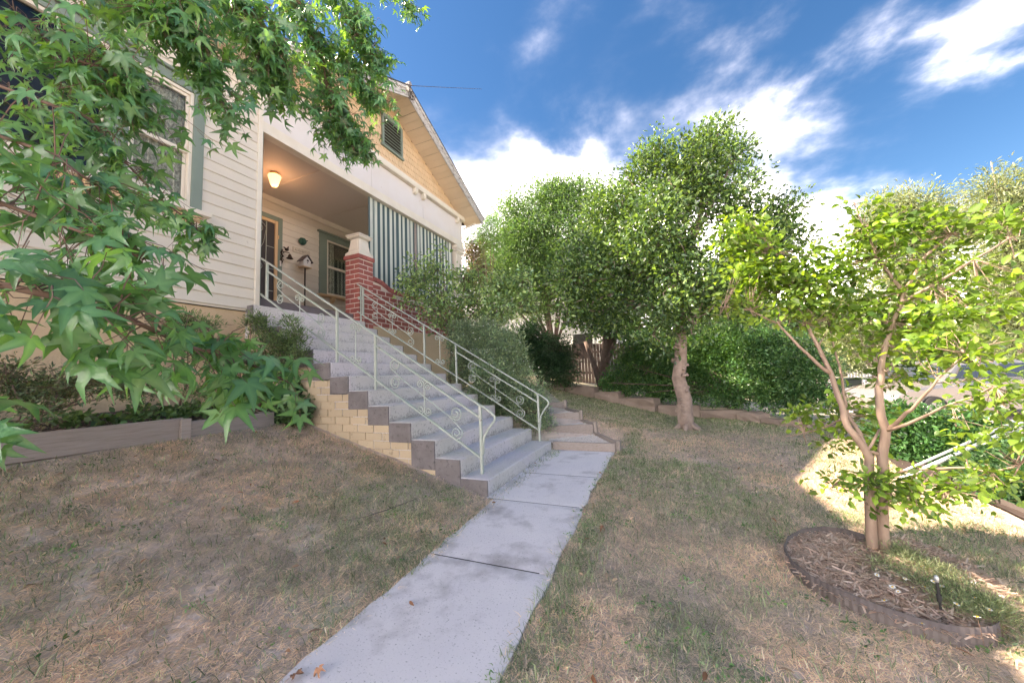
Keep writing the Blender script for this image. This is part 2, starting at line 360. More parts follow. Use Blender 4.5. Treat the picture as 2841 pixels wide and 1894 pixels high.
# ------------------------------------------------------------------ smooth noise for the lawn
def vnoise(x, y, s, seed=0):
    g = np.random.default_rng(seed).random((64, 64))
    x = np.asarray(x) / s; y = np.asarray(y) / s
    xi = np.floor(x).astype(int); yi = np.floor(y).astype(int); fx = x - xi; fy = y - yi
    fx = fx * fx * (3 - 2 * fx); fy = fy * fy * (3 - 2 * fy)
    a = g[xi % 64, yi % 64]; b = g[(xi + 1) % 64, yi % 64]; c = g[xi % 64, (yi + 1) % 64]; d = g[(xi + 1) % 64, (yi + 1) % 64]
    return (a * (1 - fx) + b * fx) * (1 - fy) + (c * (1 - fx) + d * fx) * fy
def sstep(a, b, x):
    t = np.clip((np.asarray(x, dtype=float) - a) / (b - a), 0, 1); return t * t * (3 - 2 * t)

def path_z(Y): return -1.15 + 0.015 * (np.clip(Y, -6, 5.4) - 3.2)
RW = [(-7.5, 13.2), (-3.3, 11.0), (-0.62, 9.8), (1.2, 9.5), (2.2, 8.5), (2.9, 8.3)]     # line of the stone retaining wall
def wall_y(X): return np.interp(X, [p[0] for p in RW], [p[1] for p in RW])
def gz(X, Y, bed=True):
    X = np.asarray(X, dtype=float); Y = np.asarray(Y, dtype=float)
    pz = path_z(Y)
    f = sstep(5.2, 7.0, Y)
    x0 = -1.66 * (1 - f) + 0.0 * f
    sl = 0.27 * (1 - f) + 0.19 * f
    d = np.clip(x0 - X, 0, 2.75 + 1.45 * f)
    z = pz + sl * d - 0.012
    dr = np.clip(X + 0.76, 0, 3.6); z = z - 0.030 * dr
    z = z - 0.30 * sstep(3.6, 6.0, X)
    far = sstep(9.0, 14.0, Y) * sstep(-2, 2, X); z = z - 0.10 * far
    if bed:
        up = sstep(0.0, 0.12, Y - wall_y(X) - 0.1) * sstep(2.6, 1.2, X); z = z + 0.22 * up
    z = z + 0.02 * (vnoise(X, Y, 0.55, 3) - 0.5) * sstep(0, 0.3, np.abs(X + 1.2) - 0.45)
    return z

# ------------------------------------------------------------------ ground
def grid_axis(a0, fine0, fine1, a1, step):
    c = [a0 * (1 - t) + fine0 * t for t in (1 - np.linspace(1, 0, 18) ** 2.5)]
    d = [fine1 * (1 - t) + a1 * t for t in (np.linspace(0, 1, 18) ** 2.5)]
    return np.array(c[:-1] + list(np.arange(fine0, fine1, step)) + d)
gx = grid_axis(-900, -6.5, 6.5, 900, 0.09); gy = grid_axis(-900, -2.5, 13.5, 1200, 0.09)
XX, YY = np.meshgrid(gx, gy, indexing='ij')
ZZ = gz(XX, YY)
inpath = (XX > -1.50) & (XX < -0.80) & (YY < 5.15)
ZZ = np.where(inpath, ZZ - 0.06, ZZ)
nx, ny = XX.shape
idx = np.arange(nx * ny).reshape(nx, ny)
F4 = np.stack([idx[:-1, :-1], idx[1:, :-1], idx[1:, 1:], idx[:-1, 1:]], -1).reshape(-1, 4)
def lawn_green(X, Y):
    """0 dry straw .. 1 green"""
    n = 0.55 * vnoise(X, Y, 0.9, 21) + 0.3 * vnoise(X, Y, 0.33, 22) + 0.15 * vnoise(X, Y, 0.12, 23)
    g = 0.75 * sstep(0.54, 0.72, n) * (0.35 + 0.9 * vnoise(X, Y, 0.09, 24))
    g = np.maximum(g, 0.75 * sstep(0.24, 0.0, np.abs(X + 0.62)) * (vnoise(X, Y, 0.25, 5) > 0.35))      # along the path's right edge
    g = np.maximum(g, 0.65 * np.exp(-(((X + 2.3) / 0.55) ** 2 + ((Y - 2.4) / 0.6) ** 2)) * (0.4 + 0.8 * vnoise(X, Y, 0.2, 6)))
    g = np.maximum(g, 0.75 * sstep(6.8, 8.4, Y))                     # greener towards the stone wall
    g = np.maximum(g, 0.55 * np.exp(-(((X - 0.3) / 0.7) ** 2 + ((Y - 3.6) / 0.5) ** 2)))
    g = np.maximum(g, 0.25 * sstep(1.6, 0.4, Y) * sstep(-2.0, -2.8, X))
    return np.clip(g, 0, 1)
G = lawn_green(XX, YY).ravel()[:, None]
dryc, grnc = np.array([0.66, 0.53, 0.455]), np.array([0.44, 0.42, 0.29])
spk = vnoise(XX, YY, 0.1, 31).ravel()[:, None]
gc = (dryc * (1 - G) + grnc * G) * (0.70 + 0.5 * spk)
gc = np.where(inpath.ravel()[:, None], np.array([[0.05, 0.045, 0.04]]), gc)
me = fast_mesh('lawn', np.stack([XX, YY, ZZ], -1).reshape(-1, 3), F4,
               [mat('lawn_ground', (1, 1, 1), 0.95, attr='Col', var=None, bump=0.9, bscale=45, spots=((0.12, 0.08, 0.06), 14, 0.55, 0.72, 0.6))], gc, smooth=True)
structure(link('lawn', me))

# grass blades: one mass nobody could count
def camspace(P):
    z = P @ FW; return 1420.5 + FPX * (P @ RT) / np.maximum(z, 1e-3), 947 - FPX * (P @ UP) / np.maximum(z, 1e-3), z
def on_lawn(X, Y):
    ok = ~((X > -1.52 + 0.07 * (vnoise(X, Y, 0.11, 61) - .35)) & (X < -0.78 - 0.05 * vnoise(X, Y, 0.09, 62) + 0.07 * sstep(4, 1.4, Y)) & (Y < 5.3))
    ok &= ~((X < -1.66) & (Y > 3.13) & (Y < 5.35)) & (X > -4.28)
    ok &= (Y < wall_y(X) - 0.05) & ~((Y > 5.2) & (X < -0.85 - (Y - 5.26) * 0.5))
    ok &= ~in_poly(X, Y, BED)
    ok &= ~((X > 2.25 + 0.1 * (Y - 4)) & (Y > 2.9) & (X < 4.2))
    return ok
EDG = [at(x, y, Z=-1.24)[:2] for x, y in ((2405, 1528), (2350, 1512), (2290, 1506), (2230, 1516), (2190, 1540), (2180, 1570), (2200, 1610), (2250, 1655), (2320, 1695), (2400, 1728), (2480, 1757), (2560, 1782), (2640, 1800), (2710, 1808), (2765, 1800), (2785, 1785))]
BED = np.array(list(EDG) + [at(x, y, Z=-1.24)[:2] for x, y in ((2830, 1740), (2800, 1660), (2700, 1590), (2600, 1540), (2500, 1512))])
def in_poly(X, Y, poly):
    ins = np.zeros(np.shape(X), bool); n = len(poly); j = n - 1
    for i in range(n):
        xi, yi, xj, yj = *poly[i], *poly[j]
        ins ^= ((yi > Y) != (yj > Y)) & (X < (xj - xi) * (Y - yi) / (yj - yi + 1e-12) + xi); j = i
    return ins
def blades(n, xr, yr, hmin, hmax, wid, seed):
    g = np.random.default_rng(seed)
    X = g.uniform(*xr, n); Y = g.uniform(*yr, n)
    P = np.stack([X, Y, gz(X, Y)], -1)
    px, py, z = camspace(P)
    k = on_lawn(X, Y) & (z > 0.3) & (px > -260) & (px < 3100) & (py > 600) & (py < 2150)
    k &= g.random(n) < np.clip(0.35 + 0.9 * vnoise(X, Y, 0.14, seed + 50), 0, 1)
    P = P[k]; X = X[k]; Y = Y[k]; n = len(P)
    gr = lawn_green(X, Y); isg = g.random(n) < (0.08 + 0.40 * gr)
    h = g.uniform(hmin, hmax, n) * (1.0 + 0.5 * vnoise(X, Y, 0.3, 8)); a = g.uniform(0, 2 * np.pi, n)
    lean = np.where(isg, g.uniform(0.4, 1.5, n), g.uniform(1.8, 7.0, n))
    d = np.stack([np.cos(a) * lean, np.sin(a) * lean, np.ones(n)], -1); d /= np.linalg.norm(d, axis=1)[:, None]
    side = np.stack([-np.sin(a), np.cos(a), np.zeros(n)], -1) * (wid * g.uniform(0.6, 1.4, n))[:, None]
    L = h[:, None]; cv = np.stack([g.normal(0, .3, n), g.normal(0, .3, n), -g.uniform(.1, .5, n)], -1)
    v = np.empty((n, 5, 3))
    v[:, 0] = P - side; v[:, 1] = P + side
    mid = P + d * L * 0.55; v[:, 2] = mid + side * 0.8; v[:, 3] = mid - side * 0.8
    v[:, 4] = P + (d + cv * 0.6) * L; v[:, 4, 2] = np.maximum(v[:, 4, 2], P[:, 2] + 0.004)
    b = np.arange(n)[:, None] * 5
    quads = b + np.array([[0, 1, 2, 3]]); tris = b + np.array([[3, 2, 4]])
    t = g.random((n, 1))
    dry = np.array([[0.92, 0.78, 0.70]]) * (1 - t) + np.array([[0.86, 0.73, 0.58]]) * t
    grn = np.array([[0.24, 0.34, 0.17]]) * (1 - t) + np.array([[0.44, 0.48, 0.29]]) * t
    tone = vnoise(X, Y, 0.45, 71)[:, None]; fine = vnoise(X, Y, 0.07, 72)[:, None]
    dry = dry * (0.66 + 0.34 * tone + 0.36 * fine) * np.array([[1.02, 0.98, 0.94]]) ** (1 + 2 * (tone - .5))
    c = np.where(isg[:, None], grn * (0.7 + 0.5 * fine), dry) * g.uniform(0.45, 1.28, (n, 1))
    return v.reshape(-1, 3), quads, tris, np.repeat(c, 5, axis=0)
parts = [blades(430000, (-4.3, 3.0), (0.3, 3.9), 0.022, 0.06, 0.0016, 1), blades(260000, (-4.3, 3.6), (3.9, 8.0), 0.025, 0.055, 0.0028, 2),
         blades(80000, (-4.3, 3.0), (0.3, 5.0), 0.04, 0.075, 0.0019, 7),
         blades(120000, (-4.5, 3.6), (8.0, 12.5), 0.03, 0.06, 0.005, 3), blades(30000, (3.0, 6.0), (1.5, 9.0), 0.03, 0.06, 0.004, 4)]
vs_, qs, ts, cs, off = [], [], [], [], 0
for v, q, t, c in parts:
    vs_.append(v); qs.append(q + off); ts.append(t + off); cs.append(c); off += len(v)
me = fast_mesh('grass', np.concatenate(vs_), [np.concatenate(qs), np.concatenate(ts)], ['grass'], np.concatenate(cs))
o = link('grass', me, kind='stuff'); tag(o, 'dry straw and green grass blades covering the sloping front lawn', 'grass')

# ------------------------------------------------------------------ path
path = structure(link('path', None))
js = [-4.0, -2.2, -0.3, 1.02, 2.11, 3.16, 4.04, 5.25]
for i in range(len(js) - 1):
    y0, y1 = js[i] + 0.0045, js[i + 1] - 0.0045
    pts = []
    n = 14
    for k in range(n + 1):
        y = y0 + (y1 - y0) * k / n
        xl = -1.53 - 0.06 * sstep(1, 3.2, y) + 0.035 * (float(vnoise(y, 3, 0.13, 9)) - 0.5) * (1 if y < 3.2 else 0)
        if y > 3.16: xl = -1.70
        pts.append((float(xl), y))
    for k in range(n, -1, -1):
        y = y0 + (y1 - y0) * k / n
        xr = -0.70 - 0.07 * float(sstep(1.4, 4, y)) + 0.03 * (float(vnoise(y, 7, 0.15, 10)) - 0.5)
        pts.append((xr, y))
    m = len(pts)
    v = [(x, y, float(path_z(y)) - 0.10) for x, y in pts] + [(x, y, float(path_z(y)) + (0 if 0 < j % (n + 1) < n else -0.004)) for j, (x, y) in enumerate(pts)]
    f = [tuple(range(m))[::-1]] + [(a, (a + 1) % m, m + (a + 1) % m, m + a) for a in range(m)]
    f += [(m + k, m + k + 1, m + m - 2 - k, m + m - 1 - k) for k in range(n)]
    b = MB(); b.add(v, [q[::-1] if len(q) == 4 and q[0] >= m else q for q in f]); b.build('slab', 'path', path)
    if i: b = MB(); b.box(-1.56 if y0 < 3 else -1.66, -0.79, js[i] - 0.0042, js[i] + 0.0042, float(path_z(js[i])) - 0.05, float(path_z(js[i])) - 0.003); b.build('joint', 'gap', path)

# ------------------------------------------------------------------ concrete steps
SX0, SZ0, GO, RI, SY0, SY1 = -1.676, -1.0, 0.3014, 0.1782, 3.20, 5.25
steps = thing('front_steps', 'wide flight of worn grey concrete steps with dark ends climbing to the porch', 'steps')
for k in range(13):
    x1 = SX0 - GO * k; z1 = SZ0 + RI * k
    b = MB(); b.box(x1 - GO - 0.25 if k < 12 else -5.62, x1, SY0, SY1, z1 - (0.55 if k == 0 else RI + 0.12), z1)
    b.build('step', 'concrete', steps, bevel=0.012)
for k in range(13):
    x1 = SX0 - GO * k; z1 = SZ0 + RI * k; w = GO
    b = MB(); b.box(x1 - w if k < 12 else -5.42, x1 - 0.004, SY0 - 0.014, SY0 + 0.004, z1 - (RI + 0.035 if k > 2 else 0.30 if k == 2 else 0.45), z1 - 0.006)
    b.build('step_end', 'darkconc', steps, bevel=0.003)
    b = MB(); b.box(x1 - w if k < 12 else -5.42, x1 - 0.004, SY1 - 0.004, SY1 + 0.014, z1 - 0.30, z1 - 0.006)
    b.build('step_end', 'darkconc', steps, bevel=0.003)
sw = MB()
for k in range(1, 13): sw.box(SX0 - GO * (k + 1) - 0.003, SX0 - GO * k - 0.006, SY0 + 0.01, SY1 - 0.01, -1.4, SZ0 + RI * k - 0.10)
sw = sw.build('side_wall', 'yellowjoint', steps)
row = 0; z = -1.02
while z < 1.0:
    x = -5.38 - (0.12 if row % 2 else 0)
    while x < -2.1:
        a, c = max(x, -5.40), x + 0.235
        k = math.ceil((SX0 - c) / GO) - 1            # step above this brick's street end
        lim = SX0 - GO * max(2, 0)
        top = None
        # clip to the dark stepped border
        kk = int(math.floor((z + 0.086 - SZ0 + RI + 0.035) / RI - 1e-6)) if z + 0.086 > SZ0 - RI else 0
        kk = max(kk, 2)
        xmax = SX0 - GO * kk - 0.004
        c2 = min(c, xmax)
        if c2 - a > 0.014 and z + 0.086 > float(gz(c2, 3.15)) - 0.02:
            j = 0.002 * rnd.random()
            piece('brick', 'yellowbrick', sw, a + 0.003, c2 - 0.003, SY0 - 0.006 - j, SY0 + 0.03, z + 0.0035, z + 0.0825, bev=0.02)
        x += 0.24
    z += 0.0875; row += 1

# ------------------------------------------------------------------ railings
def spiral(cx, cz, r, a0, turns, n=16, y=0.0):
    """points of a scroll in the XZ plane, from its outside inwards"""
    return [Vector((cx + r * (1 - 0.72 * i / n) * math.cos(a0 + turns * 2 * math.pi * i / n), y, cz + r * (1 - 0.72 * i / n) * math.sin(a0 + turns * 2 * math.pi * i / n))) for i in range(n + 1)]
def railing(y, label, endside):
    sc = y / 3.4 if False else 1.0
    t = thing('handrail', label, 'handrail', (0, y, 0), group='wrought iron handrails of the steps')
    def zt(x): return -0.305 + 0.606 * (-1.83 - x)
    def flat(name, x0, x1, off, w=0.016, h=0.010):
        b = MB(); z0, z1 = zt(x0) + off, zt(x1) + off
        b.add([(x0, -w, z0 - h), (x0, w, z0 - h), (x0, w, z0 + h), (x0, -w, z0 + h), (x1, -w, z1 - h), (x1, w, z1 - h), (x1, w, z1 + h), (x1, -w, z1 + h)],
              [(0, 1, 2, 3), (4, 7, 6, 5), (0, 4, 5, 1), (1, 5, 6, 2), (2, 6, 7, 3), (3, 7, 4, 0)])
        return b.build(name, 'rail', t, bevel=0.002)
    flat('top_rail', -1.83, -5.44, 0.0, 0.019, 0.009)
    # curled end: out, round and back down to the post
    es = endside
    pts = [(-1.83, 0, zt(-1.83)), (-1.76, 0.0 * es, -0.345), (-1.70, 0, -0.385), (-1.672, 0, -0.42), (-1.672, 0, -0.455), (-1.71, 0, -0.50), (-1.765, 0, -0.57), (-1.80, 0, -0.63), (-1.815, 0, -0.70), (-1.815, 0, -0.80)]
    b = MB(); b.tube(pts, [0.013] * 10, 6); b.build('rail_curl', 'rail', t, smooth=True)
    posts = [(-1.835, zt(-1.835), -1.0), (-3.245, zt(-3.245), SZ0 + RI * 5), (-3.885, zt(-3.885), SZ0 + RI * 7), (-5.29, zt(-5.29), zt(-5.29) - 0.54)]
    for x, z1, z0 in posts:
        b = MB(); b.box(x - 0.014, x + 0.014, -0.014, 0.014, z0, z1); b.build('post', 'rail', t, bevel=0.002)
    if endside > 0:
        b = MB(); b.box(-5.36, -5.335, -0.012, 0.012, 1.14, zt(-5.34) + 0.02); b.box(-5.40, -5.34, -0.03, 0.03, zt(-5.34) - 0.25, zt(-5.34) - 0.20); b.build('wall_post', 'rail', t, bevel=0.002)
    flat('middle_rail', -1.84, -3.24, -0.13); flat('middle_rail', -3.89, -5.29, -0.13)
    flat('bottom_rail', -1.84, -3.24, -0.54); flat('bottom_rail', -3.25, -3.88, -0.54); flat('bottom_rail', -3.89, -5.44, -0.54)
    rr = 0.0072
    def scroll(c, r, a0, turns, tail=None):
        p = spiral(c[0], c[1], r, a0, turns)
        if tail: p = [Vector((q[0], 0, q[1])) for q in tail] + p
        b = MB(); b.tube(p, rr, 5); b.tube([p[-1], p[-1] + Vector((0.004, 0, 0.004))], 0.010, 6)
        b.build('scroll', 'rail', t, smooth=True)
    def curlbar(x, top, bot):
        b = MB(); b.tube([(x, 0, top - 0.03), (x, 0, bot + 0.03)], rr, 5); b.build('scroll_bar', 'rail', t)
        for s in (-1, 1):
            r = 0.050
            scroll((x + s * r, top - 0.05 - (0.02 if s > 0 else -0.01)), r, math.pi if s > 0 else 0.0, -1.45 if s > 0 else 1.45)
            scroll((x + s * r, bot + 0.05 + (-0.012 if s > 0 else 0.01)), r, math.pi if s > 0 else 0.0, 1.45 if s > 0 else -1.45)
    for xa, xb in ((-3.24, -1.84), (-5.29, -3.89)):
        xm = (xa + xb) / 2; zm = zt(xm) - 0.335
        curlbar(xm, zt(xm) - 0.145, zt(xm) - 0.53)
        x0, x1 = xa + 0.22, xb - 0.24
        zz = lambda x: zm + 0.606 * (xm - x)
        # the long S rod: rises into a C at each end
        r = 0.076
        za = zz(x0) + 0.035
        scroll((x0 + r, za + 0.055), r, math.pi, -1.35, [(x0 + 0.20, zz(x0 + 0.16)), (x0 + 0.06, za - 0.02), (x0 + 0.012, za + 0.02)])
        b = MB(); b.tube([(x0 + 0.20, 0, zz(x0 + 0.16)), (x1 - 0.14, 0, zz(x1 - 0.12))], rr, 5); b.build('scroll_bar', 'rail', t)
        scroll((x0 + r, zz(x0) - 0.115), r * 0.95, math.pi * 0.75, 1.5, [(x0 + 0.15, zz(x0 + 0.13)), (x0 + 0.05, zz(x0) - 0.055)])
        scroll((x1 - r + 0.02, zz(x1) + 0.10), r, -math.pi * 0.35, 1.4, [(x1 - 0.14, zz(x1 - 0.12)), (x1 - 0.06, zz(x1) + 0.035)])
        scroll((x1 - r + 0.025, zz(x1) - 0.105), r, math.pi * 0.1, -1.5, [(x1 - 0.14, zz(x1 - 0.12)), (x1 - 0.03, zz(x1) - 0.03)])
    curlbar(-3.565, zt(-3.565) - 0.02, zt(-3.565) - 0.52)
    return t
railing(3.38, 'pale green iron handrail with scrolls along the brick side of the steps', -1)
railing(5.20, 'pale green iron handrail half hidden by the grey shrub beside the steps', 1)

# ------------------------------------------------------------------ house
XF, XB = -5.44, -7.5
house = thing('house', 'cream weatherboard house with apricot shingled gable and raised front porch', 'house')
WB_Z0, WB_P = 1.087, 0.1495
def board_mesh(thick, m):
    """bullnosed weatherboard of unit length along Y, exposure WB_P, face towards +X"""
    P = WB_P
    prof = [(-0.02, 0), (thick * 0.55, -0.004), (thick * 0.95, 0.004), (thick, 0.013), (thick * 0.92, 0.022), (thick * 0.25, P + 0.006), (-0.02, P + 0.006)]
    b = MB(); b.prism(prof, 'Y', -0.5, 0.5)
    me = bpy.data.meshes.new('weatherboard'); me.from_pydata([tuple(p) for p in b.v], [], b.f); me.materials.append(M[m])
    bm = bmesh.new(); bm.from_mesh(me); bmesh.ops.recalc_face_normals(bm, faces=bm.faces); bm.to_mesh(me); bm.free()
    return me
wbm = board_mesh(0.024, 'siding'); wbm2 = board_mesh(0.014, 'siding')
def clad(mesh, x, y0, y1, z0, z1, holes, parent, stagger=True, P=WB_P):
    z = z0; k = 0
    while z < z1 - 0.02:
        segs = [(y0, y1)]
        for (hy0, hy1, hz0, hz1) in holes:
            if z < hz1 - 0.03 and z + P > hz0 + 0.03:
                ns = []
                for a, b in segs:
                    if hy1 <= a or hy0 >= b: ns.append((a, b)); continue
                    if a < hy0: ns.append((a, hy0))
                    if b > hy1: ns.append((hy1, b))
                segs = ns
        for a, b in segs:
            cuts = [a, b]
            if b - a > 3.2 and stagger:
                c = a + (b - a) * (0.35 + 0.3 * rnd.random()); cuts = [a, c, b]
            for i in range(len(cuts) - 1):
                o = link('weatherboard', mesh, parent, (x + rnd.uniform(-0.0012, 0.0012), (cuts[i] + cuts[i + 1]) / 2, z + rnd.uniform(-0.001, 0.001)), None, (1, cuts[i + 1] - cuts[i] - 0.003, 1))
                h = min(1.0, (z1 - z) / P)
                if h < 0.98: o.scale.z = h
        z += P; k += 1
# front room wall
WH = (0.30, 2.60, 2.26, 3.86)
fw = MB(); fw.box(XF - 0.12, XF - 0.015, -4.0, 0.30, 1.05, 4.72); fw.box(XF - 0.12, XF - 0.015, 2.60, 3.33, 1.05, 4.72)
fw.box(XF - 0.12, XF - 0.015, 0.30, 2.60, 1.05, 2.26); fw.box(XF - 0.12, XF - 0.015, 0.30, 2.60, 3.86, 4.72)
fw.box(XB, XF - 0.121, 3.22, 3.33, 1.05, 4.0)
frontwall = fw.build('front_wall', 'gap', house)
clad(wbm, XF, -4.0, 3.29, WB_Z0, 4.68, [WH], frontwall)
b = MB(); b.box(XF - 0.015, XF + 0.034, 3.285, 3.352, 1.10, 4.66); b.build('corner_trim', 'trimw', house, bevel=0.003)
b = MB(); b.box(XF + 0.0, XF + 0.026, 3.352, 3.362, 1.12, 3.86); b.build('corner_bead', 'green', house)
b = MB(); b.box(-7.6, XF - 0.03, -4.0, 3.20, -1.2, 1.085); b.build('foundation_wall', 'render', house)
b = MB(); b.box(XF - 0.03, XF + 0.004, -4.0, 3.19, 1.060, 1.088); b.build('base_strip', 'trimw', house)

# front window group
win = MB()
win.box(XF - 0.02, XF + 0.030, 2.485, 2.605, 2.26, 3.86); win.box(XF - 0.02, XF + 0.030, 1.705, 1.885, 2.26, 3.86)
win.box(XF - 0.02, XF + 0.030, 0.30, 0.42, 2.26, 3.86); win.box(XF - 0.02, XF + 0.032, 0.30, 2.607, 3.83, 3.95)
win.box(XF - 0.02, XF + 0.075, 0.26, 2.655, 3.95, 3.985)
front_window = win.build('window', 'green', house, bevel=0.003)
b = MB()
for y0, y1 in ((1.885, 2.485), (0.42, 1.705)):
    b.box(XF - 0.05, XF + 0.012, y0, y0 + 0.035, 2.30, 3.83); b.box(XF - 0.05, XF + 0.012, y1 - 0.035, y1, 2.30, 3.83); b.box(XF - 0.05, XF + 0.012, y0 + 0.036, y1 - 0.036, 3.79, 3.828)
    b.box(XF - 0.05, XF + 0.012, y0 + 0.036, y1 - 0.036, 2.302, 2.36)
b.build('window_frame', 'trimw', front_window, bevel=0.002)
b = MB()
y0, y1 = 1.921, 2.449
b.box(XF - 0.045, XF - 0.012, y0, y0 + 0.032, 3.02, 3.79); b.box(XF - 0.045, XF - 0.012, y1 - 0.032, y1, 3.02, 3.79); b.box(XF - 0.045, XF - 0.008, y0, y1, 3.0, 3.045); b.box(XF - 0.045, XF - 0.012, y0 + .033, y1 - .033, 3.755, 3.79)
b.box(XF - 0.07, XF - 0.046, y0, y0 + 0.035, 2.36, 3.02); b.box(XF - 0.07, XF - 0.046, y1 - 0.035, y1, 2.36, 3.02); b.box(XF - 0.07, XF - 0.046, y0 + .036, y1 - .036, 2.36, 2.43)
b.build('sash', 'trimw', front_window, bevel=0.002)
def pane(parent, x, y0, y1, z0, z1):
    m_ = MB(); m_.box(x - 0.004, x, y0, y1, z0, z1); return m_.build('pane', 'clearglass', parent)
g = bpy.data.materials.new('clear_window_glass'); g.use_nodes = True
t_ = g.node_tree; t_.nodes.clear()
o_ = t_.nodes.new('ShaderNodeOutputMaterial'); gl = t_.nodes.new('ShaderNodeBsdfGlossy'); gl.inputs['Roughness'].default_value = 0.02
tr_ = t_.nodes.new('ShaderNodeBsdfTransparent'); tr_.inputs[0].default_value = (0.85, 0.87, 0.85, 1); fr = t_.nodes.new('ShaderNodeFresnel'); fr.inputs[0].default_value = 1.4
mx_ = t_.nodes.new('ShaderNodeMixShader'); t_.links.new(fr.outputs[0], mx_.inputs[0]); t_.links.new(tr_.outputs[0], mx_.inputs[1]); t_.links.new(gl.outputs[0], mx_.inputs[2]); t_.links.new(mx_.outputs[0], o_.inputs[0])
M['clearglass'] = g
pane(front_window, XF - 0.03, 1.95, 2.42, 3.045, 3.755); pane(front_window, XF - 0.058, 1.956, 2.414, 2.43, 3.0)
pane(front_window, XF - 0.03, 0.455, 1.67, 2.36, 3.79)
def curtain(parent, x, y0, y1, z0, z1, amp=0.02, n=None, m='lace'):
    n = n or int((y1 - y0) / 0.012) + 2
    ys = np.linspace(y0, y1, n); xs = x + amp * np.sin((ys - y0) * 75) + amp * 0.5 * np.sin((ys - y0) * 31 + 1)
    v = np.concatenate([np.stack([xs, ys, np.full(n, z0)], -1), np.stack([xs, ys, np.full(n, z1)], -1)])
    i = np.arange(n - 1); f = np.stack([i, i + 1, n + i + 1, n + i], -1)
    me = fast_mesh('curtain', v, f, [m], smooth=True); return link('curtain', me, parent)
curtain(front_window, XF - 0.085, 1.90, 2.46, 2.3, 3.84)
b = MB(); b.box(XF - 0.9, XF - 0.16, 0.2, 2.7, 2.2, 3.9); b.build('dark_room', 'gap', front_window)
curtain(front_window, XF - 0.14, 0.35, 0.7, 2.3, 3.84)
b = MB(); b.box(XF - 0.02, XF + 0.12, 0.22, 2.68, 2.20, 2.255); b.build('sill', 'trimw', front_window, bevel=0.004)
b = MB(); b.box(XF - 0.01, XF + 0.05, 0.3, 2.6, 2.12, 2.199); b.build('sill_apron', 'yellowtrim', front_window, bevel=0.004)
for y in (2.40, 1.55, 0.5):
    b = MB(); b.prism([(XF + 0.0, 2.198), (XF + 0.13, 2.198), (XF + 0.13, 2.15), (XF + 0.11, 2.10), (XF + 0.07, 2.05), (XF + 0.0, 2.02)], 'Y', y, y + 0.08); b.build('sill_bracket', 'yellowtrim', front_window, bevel=0.003)

# porch shell
b = MB(); b.box(-9.2, -5.59, 3.34, 9.30, 1.10, 1.316); b.build('porch_floor', 'floor', house, bevel=0.006)
b = MB(); b.box(-7.45, -5.58, 3.34, 9.30, 3.952, 4.03); porch_ceiling = b.build('ceiling', 'ceiling', house)
for y in (4.58, 6.02, 7.5): b = MB(); b.box(-7.45, -5.58, y - 0.022, y + 0.022, 3.938, 3.951); b.build('cover_strip', 'ceiling', porch_ceiling, bevel=0.002)
bw = MB(); bw.box(XB - 0.2, XB - 0.016, 3.33, 3.92, 1.3, 4.0); bw.box(XB - 0.2, XB - 0.016, 5.08, 5.99, 1.3, 4.0); bw.box(XB - 0.2, XB - 0.016, 7.5, 9.30, 1.3, 4.0)
bw.box(XB - 0.2, XB - 0.016, 3.92, 5.08, 3.58, 4.0); bw.box(XB - 0.2, XB - 0.016, 5.99, 7.5, 3.60, 4.0); bw.box(XB - 0.2, XB - 0.016, 5.99, 7.5, 1.3, 2.1)
backwall = bw.build('porch_wall', 'gap', house)
clad(wbm2, XB, 3.36, 9.28, 1.316, 3.86, [(3.90, 5.08, 1.3, 3.58), (5.99, 7.5, 2.08, 3.62)], backwall, False)
b = MB(); b.box(XB - 0.01, XB + 0.03, 3.36, 9.28, 3.86, 3.95); b.build('frieze_board', 'trimw', house, bevel=0.004)
b = MB(); b.prism([(XB + 0.031, 3.86), (XB + 0.05, 3.87), (XB + 0.09, 3.93), (XB + 0.10, 3.951), (XB + 0.031, 3.951)], 'Y', 3.36, 9.28); b.build('cornice', 'trimw', house)

# front door with security screen
dd = MB(); dd.box(XB - 0.015, XB + 0.035, 4.985, 5.08, 1.32, 3.585); dd.box(XB - 0.015, XB + 0.035, 3.90, 3.995, 1.32, 3.585); dd.box(XB - 0.015, XB + 0.033, 3.996, 4.984, 3.49, 3.585)
door = dd.build('door_frame', 'green', house, bevel=0.003)
b = MB()
b.box(XB - 0.01, XB + 0.03, 4.925, 4.984, 1.33, 3.488); b.box(XB - 0.01, XB + 0.03, 3.996, 4.06, 1.33, 3.488); b.box(XB - 0.01, XB + 0.028, 4.061, 4.924, 3.42, 3.488); b.box(XB - 0.01, XB + 0.028, 4.061, 4.924, 1.33, 1.45)
b.build('screen_frame', 'yellowtrim', door, bevel=0.003)
b = MB(); b.box(XB - 0.012, XB - 0.004, 4.06, 4.925, 1.45, 3.42); b.build('fly_screen', 'screen', door)
b = MB(); b.box(XB - 0.06, XB - 0.03, 4.0, 4.98, 1.33, 3.48)
b.build('door_leaf', 'gap', door)
b = MB()
b.box(XB - 0.003, XB + 0.014, 4.745, 4.757, 1.45, 3.42)
for z in (1.95, 2.42, 2.89): b.box(XB - 0.003, XB + 0.010, 4.757, 4.924, z, z + 0.008)
for zc_ in (3.25, 2.45, 1.70):
    b.tube([Vector((XB + 0.006, 4.60 + 0.14 * (1 - 0.7 * i / 22) * math.cos(0.3 + i * 0.42), zc_ + 0.14 * (1 - 0.7 * i / 22) * math.sin(0.3 + i * 0.42))) for i in range(23)], 0.005, 4)
